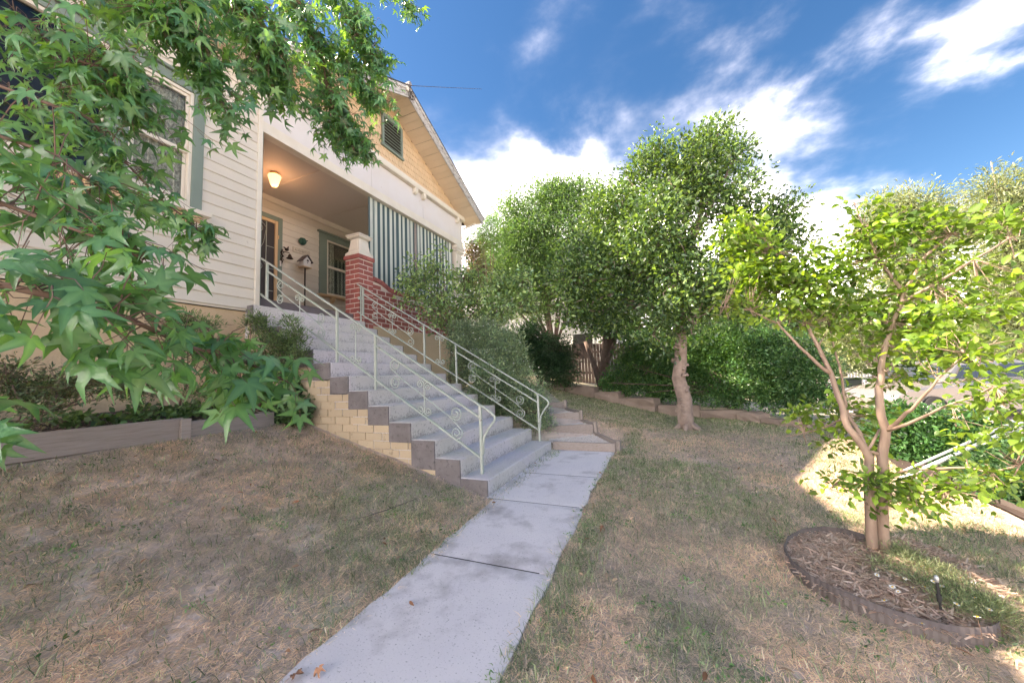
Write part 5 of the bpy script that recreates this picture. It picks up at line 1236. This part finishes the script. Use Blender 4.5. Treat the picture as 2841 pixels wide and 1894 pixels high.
ml = lobe_px([(2050, 660, 60, 3.05), (2100, 700, 70, 3.05), (2180, 760, 80, 3.05), (2120, 780, 60, 3.0), (2060, 740, 50, 3.0), (2300, 790, 60, 3.0), (2010, 860, 40, 3.0), (2400, 650, 50, 3.0), (2390, 570, 30, 3.0), (2240, 830, 60, 3.0), (2050, 640, 55, 3.05), (2090, 720, 65, 3.1), (2170, 780, 75, 3.05), (2260, 740, 70, 3.05), (2350, 740, 70, 3.0), (2420, 680, 65, 3.0), (2385, 590, 28, 3.0), (2520, 640, 75, 2.95), (2620, 620, 70, 2.85), (2710, 630, 70, 2.8), (2790, 610, 45, 2.75),
              (2480, 740, 80, 3.0), (2600, 740, 90, 2.9), (2720, 750, 80, 2.8), (2040, 840, 38, 3.0), (2120, 860, 45, 3.0), (2200, 870, 50, 3.0), (2300, 860, 60, 3.1), (2400, 870, 70, 3.1), (2530, 870, 80, 3.0), (2650, 850, 85, 2.8), (2760, 860, 65, 2.75),
              (2580, 960, 70, 2.8), (2680, 960, 70, 2.65), (2780, 970, 65, 2.5), (2700, 1060, 65, 2.6), (2800, 1100, 75, 2.45), (2790, 1200, 75, 2.5), (2700, 1180, 55, 2.6), (2330, 1120, 50, 3.3), (2280, 1190, 50, 3.3), (2370, 1200, 45, 3.35), (2420, 1120, 40, 3.3), (2240, 1150, 30, 3.3),
              (2420, 1330, 40, 2.85), (2500, 1350, 50, 2.8), (2580, 1370, 45, 2.75), (2660, 1340, 55, 2.7), (2760, 1320, 60, 2.6), (2330, 1340, 35, 2.85), (2440, 1410, 30, 2.85), (2540, 1410, 28, 2.8), (2830, 1250, 50, 2.5), (2280, 1330, 18, 2.85), (2830, 780, 50, 2.7), (2500, 1040, 50, 3.1), (2400, 960, 50, 3.15)], 3.0)
g = np.random.default_rng(31); ml = [(c, r * (.80 if c[0] > 1.45 else 1)) for c, r in ml]; C = sample_lobes(ml, 640, g, .1)
b = MB(); allp = np.array([p for pts, _, _ in stems_ for p in pts[4 if len(pts) > 7 else 1:]])
for q in C:
    k = int(np.argmin(np.linalg.norm(allp - q, axis=1) + g.random() * .05)); s = allp[k]; mid = s * .5 + q * .5 + g.normal(0, .025, 3) + np.array([0, 0, -.02]); b.tube([tuple(s), tuple(mid), tuple(q)], [.0032, .0022, .0012], 4, cap=False)
b.build('twigs', 'myrtlebark', my, kind='stuff')
F, P, S, CC = clump_leaves(C, 8, .06, .040, [(.09, .15, .035), (.12, .19, .04), (.06, .11, .035), (.15, .21, .045)], g, None, squash=.5)
put_leaves(my, [oval_leaf(.62, .08, .3), oval_leaf(.55, .12, .15)], F, P, S, CC, 'leafbright', 300)

#__RING__
ed = thing('bed_edging', 'dark corrugated plastic edging curling round the mulch bed of the small tree', 'garden edging')
pp = []; 
for i in range(len(EDG) - 1):
    for s in np.arange(0, 1, .25): pp.append(EDG[i] * (1 - s) + EDG[i + 1] * s)
pp.append(EDG[-1]); pp = np.array(pp); seglen = np.concatenate([[0], np.cumsum(np.linalg.norm(np.diff(pp, axis=0), axis=1))])
ss = np.arange(0, seglen[-1], .0045); ex = np.interp(ss, seglen, pp[:, 0]); ey = np.interp(ss, seglen, pp[:, 1])
tx = np.gradient(ex); ty = np.gradient(ey); ln = np.hypot(tx, ty); nx_, ny_ = -ty / ln, tx / ln; wv = .0016 * np.sin(ss * 2 * np.pi / .030); ex += nx_ * wv; ey += ny_ * wv
zb = gz(ex, ey) - .03; n = len(ss); v = np.concatenate([np.stack([ex, ey, zb], -1), np.stack([ex, ey, zb + .115], -1), np.stack([ex + nx_ * .003, ey + ny_ * .003, zb + .115], -1), np.stack([ex + nx_ * .003, ey + ny_ * .003, zb], -1)])
i = np.arange(n - 1); f = np.concatenate([np.stack([i + a * n, i + 1 + a * n, i + 1 + b_ * n, i + b_ * n], -1) for a, b_ in ((0, 1), (1, 2), (2, 3))])
link('strip', fast_mesh('strip', v, f, ['edging'], smooth=True), ed)
mc = BED.mean(0); b = MB(); bz = [(p[0], p[1], float(gz(*p)) + .022) for p in BED]
mid_ = [(mc[0] * .45 + p[0] * .55, mc[1] * .45 + p[1] * .55, float(gz(*p)) + .05) for p in BED]
nb = len(BED); b.add(bz + mid_ + [(mc[0], mc[1], float(gz(*mc)) + .06)], [(i, (i + 1) % nb, nb + (i + 1) % nb, nb + i) for i in range(nb)] + [(nb + i, nb + (i + 1) % nb, 2 * nb) for i in range(nb)])
o = b.build('mulch_bed', 'mulch', None, smooth=True); structure(o)
g = np.random.default_rng(41); n = 14000; X = g.uniform(BED[:, 0].min(), BED[:, 0].max(), n); Y = g.uniform(BED[:, 1].min(), BED[:, 1].max(), n); k = in_poly(X, Y, BED); X, Y = X[k], Y[k]
q_ = np.hypot(X - mc[0], Y - mc[1]); Z = gz(X, Y) + .030 + .04 * sstep(.7, .1, q_) + g.uniform(0, .016, len(X))
nC = len(X); a = g.uniform(0, 6.28, nC); d = np.stack([np.cos(a), np.sin(a), g.uniform(-.3, .3, nC)], -1)
tv = np.array([(-.5, 0, 0), (.5, 0, 0), (.4, 1, .04), (-.35, 1.05, .02)], float) * np.array([.16, 1, 1]); tcol = np.ones((4, 3))
v, fs, c = inst(tv, [np.array([(0, 1, 2, 3)])], tcol, frames(d, np.array([0, 0, 1.]) + g.normal(0, .25, (nC, 3))), np.stack([X, Y, Z], -1), g.uniform(.015, .06, nC), mixcols([(.56, .44, .37), (.68, .57, .50), (.40, .29, .24), (.60, .42, .34)], nC, g))
o = link('mulch', fast_mesh('mulch', v, fs, ['grass'], c), None, kind='stuff'); tag(o, 'shredded bark mulch inside the corrugated ring', 'mulch')

# daisies
dz = thing('daisy_plant', 'sprawling fine-leaved daisy with small white flowers beside the tree stems', 'plant')
g = np.random.default_rng(43)
dl = lobe_px([(2520, 1590, 45, 2.9), (2480, 1560, 35, 3.0), (2580, 1620, 55, 2.8), (2650, 1660, 60, 2.65), (2700, 1700, 60, 2.5), (2720, 1730, 45, 2.42), (2560, 1680, 45, 2.62), (2480, 1650, 35, 2.75), (2640, 1720, 40, 2.45), (2770, 1700, 40, 2.5), (2460, 1670, 20, 2.7), (2755, 1745, 30, 2.4), (2420, 1640, 14, 2.8)], 2.7)
dl = [(np.array([c[0], c[1], float(gz(c[0], c[1])) + .07]), r * .9) for c, r in dl]
C = sample_lobes(dl, 480, g, .05, (1, 1, .38)); C[:, 2] = np.maximum(C[:, 2], gz(C[:, 0], C[:, 1]) + .03)
F, P, S, CC = clump_leaves(C, 20, .035, .019, [(.16, .19, .10), (.21, .23, .13), (.11, .14, .08), (.28, .25, .16)], g, None, up=2, squash=.8)
put_leaves(dz, [mini_leaf(.14, .02)], F, P, S, CC, 'leaf', 0)
b = MB()
flow = [(2432, 1578), (2433, 1594), (2556, 1571), (2510, 1604), (2518, 1606), (2476, 1627), (2533, 1629), (2566, 1628), (2613, 1625), (2665, 1602), (2710, 1622), (2702, 1616), (2454, 1665), (2712, 1711), (2558, 1729), (2705, 1657), (2779, 1653), (2654, 1675), (2530, 1595), (2561, 1569), (2492, 1640), (2590, 1612), (2640, 1640), (2745, 1690)]
pet_v = MB()
for k in range(12):
    a = k * math.pi / 6; pet_v.add([(.003 * math.cos(a - 1.2), .003 * math.sin(a - 1.2), 0), (.0125 * math.cos(a - .2), .0125 * math.sin(a - .2), .002), (.015 * math.cos(a), .015 * math.sin(a), .001), (.0125 * math.cos(a + .2), .0125 * math.sin(a + .2), .002), (.003 * math.cos(a + 1.2), .003 * math.sin(a + 1.2), 0)], [(0, 1, 2, 3, 4)])
pet_v.cur = 1; pet_v.lathe([(.005, 0), (.0045, .003), (.002, .0045)], (0, 0, .0005), 8)
fo = pet_v.build('flower', ['petal', 'yolk'], dz); fo_me = fo.data; first = True
stm = MB()
for x, y in flow:
    p = at(x, y, Z=-1.24); zg = float(gz(p[0], p[1])); h = rnd.uniform(.10, .17); q = at(x, y, Z=zg + h)
    o = fo if first else link('flower', fo_me, dz); first = False
    o.location = q; o.rotation_euler = (rnd.uniform(-.2, .6), rnd.uniform(-.5, .3), rnd.uniform(0, 6)); s = rnd.uniform(.55, .95); o.scale = (s, s, s)
    stm.tube([tuple(q), (q[0] + .01, q[1] + .01, zg + h * .5), (q[0] + rnd.uniform(-.03, .03), q[1] + rnd.uniform(-.03, .03), zg)], .001, 3, cap=False)
stm.build('stems', 'twig', dz, kind='stuff')
t = thing('garden_sprinkler', 'black upright garden sprinkler spike among the daisies', 'sprinkler', tuple(at(2618, 1745, Z=-1.24)))
b = MB(); b.tube([(0, 0, -.05), (0, 0, .22)], [.004, .006], 6); b.tube([(0, 0, .12), (0, 0, .15)], .010, 8); b.build('spike', 'tyre', t)
b = MB(); b.lathe([(.006, .205), (.009, .215), (.009, .228), (.004, .235)], (0, 0, 0), 10); b.build('sprinkler_head', 'zinc', t, smooth=True)

# ------------------------------------------------------------------ stone wall, fence, next door
rw = thing('stone_wall', 'low retaining wall of long brown sandstone blocks under the hedge', 'wall')
def stone(c, L, dep, h, ang, seed):
    g = np.random.default_rng(seed); me = bpy.data.meshes.new('stone'); bm = bmesh.new(); bmesh.ops.create_cube(bm, size=1)
    bmesh.ops.subdivide_edges(bm, edges=bm.edges[:], cuts=2, use_grid_fill=True)
    for vv in bm.verts:
        vv.co = Vector((vv.co.x * L, vv.co.y * dep, vv.co.z * h)); rr2 = vv.co.length
        vv.co += Vector(g.normal(0, .012, 3)); 
        if abs(abs(vv.co.x) - L / 2) < .03 and abs(abs(vv.co.z) - h / 2) < .03: vv.co.x *= .985; vv.co.z *= .93
    bm.to_mesh(me); bm.free(); me.materials.append(M['stone'])
    return link('stone', me, rw, tuple(c), (g.normal(0, .02), g.normal(0, .02), ang))
P0 = np.array(RW); cl = np.concatenate([[0], np.cumsum(np.linalg.norm(np.diff(P0, axis=0), axis=1))]); s = 0.0; k = 0; g = np.random.default_rng(50)
while s < cl[-1] - .25:
    L = float(g.uniform(.7, 1.2)) if s < cl[-1] - 2.2 else float(g.uniform(.28, .5))
    sm = s + L / 2; x = np.interp(sm, cl, P0[:, 0]); y = np.interp(sm, cl, P0[:, 1]); x2 = np.interp(sm + .1, cl, P0[:, 0]); y2 = np.interp(sm + .1, cl, P0[:, 1]); a = math.atan2(y2 - y, x2 - x)
    zg = float(gz(x, y - .35, False)); h = .27 if s < cl[-1] - 3.2 else (.20 if s < cl[-1] - 1.6 else .12)
    if s < 4.6 and k % 2 == 0:
        stone((x, y, zg + .05), L, .30, .17, a, 60 + k); stone((x, y + .03, zg + .20), L * .97, .28, .13, a, 160 + k)
    else: stone((x, y, zg + h / 2 - .03), L, .30, h + .04, a, 60 + k)
    s += L + .012; k += 1
fn = thing('paling_fence', 'dark stained paling fence between the hedge and the house next door', 'fence')
x = -8.0
while x < 3.2:
    y = 11.9 - .16 * x; zb = -.35 - .10 * (x + 3) if x > -3 else -.35
    piece('paling', 'fence', fn, x, x + .098, y, y + .018, zb, 0.97 - .14 * max(0, x + 3) * .5 + rnd.uniform(-.012, .012), rot=(0, 0, -.16), bev=.02); x += .110
for zr in (.05, .75): link('fence_rail', unit_box('fence', .02), fn, (-2.4, 11.9 + .39 + .04, zr - .1), (0, .035, -.16), (11.3, .05, .08))
nh = thing('neighbour_house', 'white weatherboard house next door glimpsed under the trees', 'house')
b = MB(); b.box(-11, -2.3, 16.0, 22, -.4, 3.05); b.build('wall', 'farwhite', nh)
for i in range(20): piece('weatherboard', 'farwhite', nh, -11, -2.3, 15.965, 15.998, .1 + i * .15, .1 + i * .15 + .138, bev=.01)
b = MB(); b.prism([(15.5, 3.05), (22.5, 3.05), (19, 5.0)], 'X', -11.4, -1.9); b.build('roof', 'fargrey', nh)
b = MB(); b.box(-3.9, -2.9, 15.93, 15.99, .5, 1.75); w_ = b.build('window', 'farwhite', nh); b = MB(); b.box(-3.82, -2.98, 15.92, 15.929, .58, 1.67); b.build('pane', 'glass', w_)

plant('dark_tree', 'broad dark evergreen tree filling the view behind the neighbouring white house', 'tree', (-3.5, 24, -.4),
      lobe_px(DP([(1110, 640, 40), (1130, 590, 40), (1120, 700, 40), (1190, 620, 60), (1260, 600, 60), (1330, 600, 60), (1400, 590, 60), (1470, 600, 60), (1540, 630, 60), (1480, 690, 60), (1560, 720, 60), (1640, 700, 55), (1700, 720, 50), (1780, 720, 45), (1850, 740, 45), (1200, 690, 50), (1910, 760, 35)]), 24),
      620, 34, .55, .24, [(.06, .10, .045), (.085, .13, .055), (.045, .075, .035)], 'leaf', [mini_leaf(.45)], 'bark', .3, seed=33, inner=.2, twigs=.1)
# ------------------------------------------------------------------ right-hand garden bed, street, cars
BE = [at(x, y, Z=-1.25)[:2] for x, y in ((2560, 1310), (2640, 1350), (2720, 1385), (2790, 1415), (2860, 1445), (2960, 1490), (3100, 1570))]
re_ = thing('bed_edging', 'dark plastic edging strip along the far right shrub bed', 'garden edging'); b = MB()
for i in range(len(BE) - 1):
    (x0, y0), (x1, y1) = BE[i], BE[i + 1]; z0, z1 = float(gz(x0, y0)), float(gz(x1, y1)); b.add([(x0, y0, z0 - .03), (x1, y1, z1 - .03), (x1, y1, z1 + .07), (x0, y0, z0 + .07), (x0 + .008, y0, z0 - .03), (x1 + .008, y1, z1 - .03), (x1 + .008, y1, z1 + .07), (x0 + .008, y0, z0 + .07)], [(0, 1, 2, 3), (7, 6, 5, 4), (3, 2, 6, 7)])
b.build('strip', 'edging', re_)
sx, sy = np.meshgrid(np.linspace(0, 1, 20), np.linspace(0, 1, 40), indexing='ij')
by = np.interp(sy, [0, 1], [2.6, 8.4]); bx = np.interp(by, [2.0, 3.9, 4.6, 5.4, 8.4], [2.1, 2.28, 2.32, 2.2, 2.9]) + .02; X = bx + sx * (4.3 - bx); Z = gz(X, by) + .02 + .03 * vnoise(X, by, .3, 66); ii = np.arange(X.size).reshape(X.shape)
structure(link('garden_soil', fast_mesh('garden_soil', np.stack([X, by, Z], -1).reshape(-1, 3), np.stack([ii[:-1, :-1], ii[1:, :-1], ii[1:, 1:], ii[:-1, 1:]], -1).reshape(-1, 4), ['soil'], smooth=True)))
plant('dark_shrub', 'dense dark green shrub behind the small bright tree near the silver car', 'shrub', (3.3, 6.3, -1.2), lobe_px(DP([(2050, 1010, 35, 6.2), (2110, 1000, 45, 6.2), (2180, 990, 45, 6.3), (2130, 1060, 40, 5.9), (2070, 960, 30, 6.5), (2210, 1050, 40, 5.9), (2260, 1010, 35, 6.1)]), 6.2), 300, 40, .10, .055, [(.035, .085, .03), (.055, .12, .04), (.07, .15, .05)], 'leafgloss', [mini_leaf(.5)], 'bark', .04, seed=61, crown='foliage', twigs=.2)
plant('dark_shrub', 'low dark shrub at the far right edge behind the edging strip', 'shrub', (2.9, 4.5, -1.2), lobe_px(DP([(2290, 1110, 30, 4.6), (2340, 1120, 32, 4.4), (2250, 1080, 25, 4.9), (2370, 1080, 35, 4.6), (2330, 1060, 30, 4.9)]), 4.6), 170, 36, .07, .045, [(.04, .09, .035), (.06, .12, .045)], 'leaf', [mini_leaf(.4)], 'bark', .025, seed=62, crown='foliage', twigs=.2)
pa, pb_ = at(2500, 1328, Y=4.75), at(2990, 1110, Y=5.5)
b = MB(); b.tube([tuple(pa), tuple(pb_)], .020, 10); b.tube([tuple(pa + np.array([.0, .05, .035])), tuple(pb_ + np.array([.0, .05, .035]))], .012, 8); o = b.build('metal_pole', 'zinc', None, smooth=True); tag(o, 'long galvanised metal pole leaning across the shrub bed behind the small tree', 'pole')
sx, sy = np.meshgrid(np.linspace(4.4, 15, 30), np.linspace(-30, 70, 120), indexing='ij'); Z = gz(sx, sy) + .03
ii = np.arange(sx.size).reshape(sx.shape); structure(link('street', fast_mesh('street', np.stack([sx, sy, Z], -1).reshape(-1, 3), np.stack([ii[:-1, :-1], ii[1:, :-1], ii[1:, 1:], ii[:-1, 1:]], -1).reshape(-1, 4), ['drive'], smooth=True)))
b = MB(); b.box(4.25, 4.38, 2.0, 30, -1.62, -1.33); o = structure(b.build('kerb', 'drive', None, bevel=.02))
def car(name, label, loc, rz, paint, L=4.5, Wd=1.75):
    t = thing(name, label, 'car', loc, rz)
    h = Wd / 2
    prof = [(-L / 2, .35), (-L / 2 + .02, .72), (-L / 2 + .12, .90), (-L / 2 + .55, .98), (-.95, .99), (L * .24, .95), (L / 2 - .25, .80), (L / 2, .62), (L / 2 + .02, .35), (L / 2 - .1, .22), (-L / 2 + .1, .22)]
    b = MB(); v = [(x, y, z) for y, k in ((-h, 1), (-h * .985, 1), (h * .985, 1), (h, 1)) for x, z in prof]; n = len(prof)
    v = [(x, (-h * (1 if .4 < z < .9 else .95)), z) for x, z in prof] + [(x, (h * (1 if .4 < z < .9 else .95)), z) for x, z in prof]
    b.add(v, [tuple(range(n)), tuple(range(n, 2 * n))[::-1]] + [(i, n + i, n + (i + 1) % n, (i + 1) % n) for i in range(n)]); b.build('body', paint, t, bevel=.03)
    cab = [(-1.75, .98), (-1.35, 1.38), (-.9, 1.46), (.2, 1.45), (.55, 1.36), (1.15, .96)]; m = len(cab)
    v = [(x, -h * (.95 if z < 1.1 else .76), z) for x, z in cab] + [(x, h * (.95 if z < 1.1 else .76), z) for x, z in cab]
    b = MB(); b.add(v, [tuple(range(m)), tuple(range(m, 2 * m))[::-1]] + [(i, m + i, m + i + 1, i + 1) for i in range(m - 1)] + [(m - 1, 2 * m - 1, m, 0)]); b.build('cabin', paint, t, bevel=.03)
    for s in (-1, 1):
        for xa, xb in ((-1.30, -.50), (-.42, .42)):
            b = MB(); ya, yb = s * h * .935, s * h * .80; e = s * .012
            b.add([(xa - (.12 if xa < -1 else 0), ya + e, 1.04), (xb + (.35 if xb > .4 else 0), ya + e, 1.04), (xb, yb + e, 1.36), (xa + .05, yb + e, 1.36)], [(0, 1, 2, 3)]); b.build('window', 'carglass', t)
        b = MB(); b.box(-L / 2 - .01, -L / 2 + .10, s * h * .9 - .08, s * h * .9 + .08, .62, .80); b.build('tail_light', 'redlens', t, bevel=.01)
        b = MB(); b.box(L / 2 - .12, L / 2 + .03, s * h * .8 - .12, s * h * .8 + .12, .55, .68); b.build('headlight', 'white', t, bevel=.01)
        for x in (-L * .29, L * .31):
            b = MB(); b.lathe([(.10, -.10), (.30, -.10), (.32, -.07), (.32, .07), (.30, .10), (.10, .10)], (x, s * (h - .06), .32), 20, 'Y'); w = b.build('wheel', 'tyre', t, smooth=True)
            b = MB(); b.lathe([(.02, 0), (.20, .005), (.205, -.02)], (x, s * (h + .045), .32), 16, 'Y'); b.build('rim', 'alloy', w)
    b = MB(); b.add([(1.13, -h * .85, .99), (1.13, h * .85, .99), (.60, h * .70, 1.36), (.60, -h * .70, 1.36)], [(0, 1, 2, 3)]); o_ = b.build('windscreen', 'carglass', t); o_.location = (.02, 0, .015)
    return t
c1 = at(2640, 1120, D=9.7)
car('parked_car', 'silver beige car parked at the kerb behind the small bright tree', (c1[0], c1[1], float(gz(c1[0], c1[1])) + .03), R(202), 'carpaint')
c2 = at(2560, 1060, D=14.5); car('parked_car', 'pale blue car parked beyond the silver one', (c2[0], c2[1], float(gz(c2[0], c2[1])) + .03), R(110), 'carpaint2')
c3 = at(2352, 1085, D=13.2); t = thing('wheelie_bin', 'dark green wheelie bin standing left of the white picket fence', 'bin', (c3[0], c3[1], float(gz(c3[0], c3[1]))), R(20))
b = MB(); b.add([(-.22, -.25, .08), (.22, -.25, .08), (.22, .25, .08), (-.22, .25, .08), (-.29, -.32, .95), (.29, -.32, .95), (.29, .32, .95), (-.29, .32, .95)], [(0, 3, 2, 1), (4, 5, 6, 7), (0, 1, 5, 4), (1, 2, 6, 5), (2, 3, 7, 6), (3, 0, 4, 7)]); b.build('body', 'bin', t, bevel=.02)
b = MB(); b.box(-.31, .31, -.34, .36, .955, 1.01); b.build('lid', 'bin', t, bevel=.02)
for s in (-.2, .2): b = MB(); b.lathe([(.02, -.03), (.10, -.03), (.10, .03), (.02, .03)], (s, .26, .10), 12, 'X'); b.build('wheel', 'tyre', t)
c4a, c4b = at(2360, 1075, D=15), at(2900, 1090, D=17)
t = thing('picket_fence', 'white picket fence across the street behind the parked cars', 'fence'); d = (c4b - c4a)[:2]; Ln = np.linalg.norm(d); a = math.atan2(d[1], d[0]); k = 0
while k * .16 < Ln:
    p = c4a[:2] + d / Ln * k * .16; zg = float(gz(*p)); link('picket', unit_box('farwhite', .02), t, (p[0], p[1], zg + .55), (0, 0, a), (.10, .02, 1.15)); k += 1
pm = c4a[:2] + d / 2
for h in (.25, .9): link('fence_rail', unit_box('farwhite', .02), t, (pm[0], pm[1], float(gz(*pm)) + h), (0, 0, a), (Ln, .03, .08))

EU = [(.15, .17, .085), (.20, .21, .11), (.11, .13, .07), (.24, .22, .12)]
def euc(label, L, Y, base, seed, n=420, size=.20, tr=.22):
    plant('gum_tree', label, 'tree', base, lobe_px(DP(L), Y), n, 34, .5 * Y / 25, size * Y / 25, EU, 'leaf', [mini_leaf(.22, .05)], 'palebark', tr * Y / 25, seed=seed, group='gum trees across the street', inner=.3, twigs=.25)
euc('olive grey gum tree at the right edge of the view, the tallest of the group', [(2290, 440, 45), (2340, 480, 50), (2300, 530, 45), (2352, 580, 60), (2290, 620, 40), (2330, 680, 55), (2390, 500, 60), (2270, 730, 40), (2340, 760, 50)], 20, (12.1, 20, -1.6), 71, 520)
euc('lower pale gum tree rising behind the middle of the small bright tree', [(2030, 490, 35), (2090, 480, 38), (2150, 500, 35), (2190, 520, 28), (2060, 560, 45), (2140, 570, 40), (2000, 540, 30), (2110, 640, 45), (2040, 650, 40)], 27, (12.5, 27, -1.6), 72, 420)
euc('small hazy gum tree between the hedge and the white picket fence', [(1950, 700, 30), (1990, 740, 35), (1940, 760, 30), (2030, 780, 30), (1960, 810, 28), (2080, 760, 30), (2150, 790, 30), (2230, 800, 35)], 17, (6.4, 17, -1.6), 73, 300)
# far wood on the horizon
g = np.random.default_rng(80); n = 1900
ang = g.uniform(R(-75), R(200), n); rr_ = g.uniform(48, 75, n); C = np.stack([rr_ * np.sin(ang), rr_ * np.cos(ang), g.uniform(-1, 6.0, n) * (.7 + .5 * np.sin(ang * 9) ** 2)], -1)
F, P, S, CC = clump_leaves(C, 26, 1.3, .85, [(.09, .12, .06), (.12, .15, .08), (.07, .10, .06)], g, None)
v, fs, c = inst(*mini_leaf(.5), F, P, S, CC); o = link('distant_trees', fast_mesh('distant_trees', v, fs, ['leaf'], c), None, kind='stuff'); tag(o, 'far wood of dull green trees along the horizon', 'wood')

# ------------------------------------------------------------------ sticks and fallen leaves
def on_ground(x, y, dz=.02):
    p = at(x, y, Z=-1.0)
    for _ in range(12): p = at(x, y, Z=float(gz(p[0], p[1])) + dz)
    return p
b = MB()
b.tube([tuple(on_ground(x, y, .025)) for x, y in ((656, 1196), (679, 1190), (714, 1195), (781, 1225), (841, 1251), (867, 1267), (884, 1280), (888, 1305))], [.009, .010, .010, .009, .008, .007, .006, .003], 6)
b.tube([tuple(on_ground(x, y, .025)) for x, y in ((850, 1254), (922, 1252), (955, 1262), (984, 1275), (1014, 1276), (1035, 1288))], [.006, .005, .005, .004, .003, .002], 5)
b.tube([tuple(on_ground(x, y, .02)) for x, y in ((870, 1268), (905, 1272), (915, 1282))], [.004, .003, .002], 5)
tag(b.build('fallen_stick', 'hose', None, smooth=True), 'long forked grey stick lying on the lawn near the foot of the brick side wall', 'stick')
b = MB(); b.tube([tuple(on_ground(x, y, .02)) for x, y in ((950, 1442), (1010, 1434), (1060, 1418), (1110, 1400), (1155, 1383))], [.002, .003, .004, .004, .003], 5)
tag(b.build('fallen_stick', 'hose', None, smooth=True), 'thin straight stick on the dry grass left of the path', 'stick')
def dead_leaf(name, label, x, y, size, m, seed, parts_=None, group=None):
    g = np.random.default_rng(seed); tv, tf, tcl = star_leaf(.6, seed) if m == 'deadleaf' else oval_leaf(.28, .02, .3)
    tv = tv.copy(); tv[:, 2] += .25 * np.abs(tv[:, 0]) + g.normal(0, .05, len(tv)); tv *= size
    o = link(name, fast_mesh(name, tv, tf, [m]), None, tuple(on_ground(x, y, .035)), (g.uniform(-.5, .5), g.uniform(-.4, .4), g.uniform(0, 6)))
    return tag(o, label, 'leaf', group)
dead_leaf('dead_leaf', 'large curled brown leaf on the lawn below the sleeper bed, biggest of the fallen leaves', 305, 1545, .15, 'deadleaf', 91)
dead_leaf('dead_leaf', 'curled orange-brown leaf on green clover left of the bottom step', 866, 1366, .10, 'deadleaf', 92)
dead_leaf('dead_leaf', 'brown leaf lying close under the sleeper edge', 203, 1263, .11, 'deadleaf', 93)
dead_leaf('dead_leaf', 'small dead leaf at the foot of the brick side wall', 996, 1230, .08, 'deadleaf', 94)
dead_leaf('dead_leaf', 'rust coloured leaf on the right-hand lawn beside the path', 1672, 1462, .10, 'deadleaf', 95)
dead_leaf('dead_leaf', 'crumpled brown leaf on the pale path slab nearest the camera', 884, 1853, .07, 'deadleaf', 96)
dead_leaf('dead_leaf', 'brown leaf at the path edge in the bottom of the picture', 820, 1868, .09, 'deadleaf', 97)
dead_leaf('straw_leaf', 'pale yellow leaf in the middle of the left lawn', 405, 1305, .09, 'strawleaf', 98)
dead_leaf('straw_leaf', 'long pale gum leaf at the left edge of the lawn', 25, 1575, .10, 'strawleaf', 99)
dead_leaf('straw_leaf', 'pale curled strip of leaf in the lawn corner below the others at left', 50, 1635, .11, 'strawleaf', 100)
g = np.random.default_rng(101); n = 420; X = g.uniform(-4.2, 2.6, n); Y = g.uniform(.9, 7.5, n); k = on_lawn(X, Y) | ((X > -1.5) & (X < -1.3) & (Y < 3)); X, Y = X[k], Y[k]; n = len(X)
a = g.uniform(0, 6.28, n); d = np.stack([np.cos(a), np.sin(a), g.uniform(-.2, .3, n)], -1); tv, tf, tcl = oval_leaf(.35, .08, .3)
v, fs, c = inst(tv, tf, tcl, frames(d, np.array([0, 0, 1.]) + g.normal(0, .4, (n, 3))), np.stack([X, Y, gz(X, Y) + .03], -1), g.uniform(.02, .06, n), mixcols([(.42, .24, .15), (.50, .38, .28), (.30, .15, .09)], n, g))
o = link('leaf_litter', fast_mesh('leaf_litter', v, fs, ['grass'], c), None, kind='stuff'); tag(o, 'small dry leaves and bark scraps strewn over the lawn', 'leaf litter')
# broad-leaved weeds in the lawn
g = np.random.default_rng(103); n = 1100; X = g.uniform(-4.2, 2.4, n); Y = g.uniform(.7, 5.5, n); k = on_lawn(X, Y) & (lawn_green(X, Y) + .2 > g.random(n)); C = np.stack([X, Y, gz(X, Y) + .015], -1)[k]
F, P, S, CC = clump_leaves(C, 9, .03, .017, [(.07, .14, .05), (.10, .18, .06), (.12, .17, .10)], g, None, squash=.25); P[:, 2] = np.maximum(P[:, 2], gz(P[:, 0], P[:, 1]) + .012)
v, fs, c = inst(*oval_leaf(.45, .05, .15), F, P, S, CC); o = link('lawn_weeds', fast_mesh('lawn_weeds', v, fs, ['leaf'], c), None, kind='stuff'); tag(o, 'clover and flat broad-leaved weeds growing through the dry lawn', 'weeds')
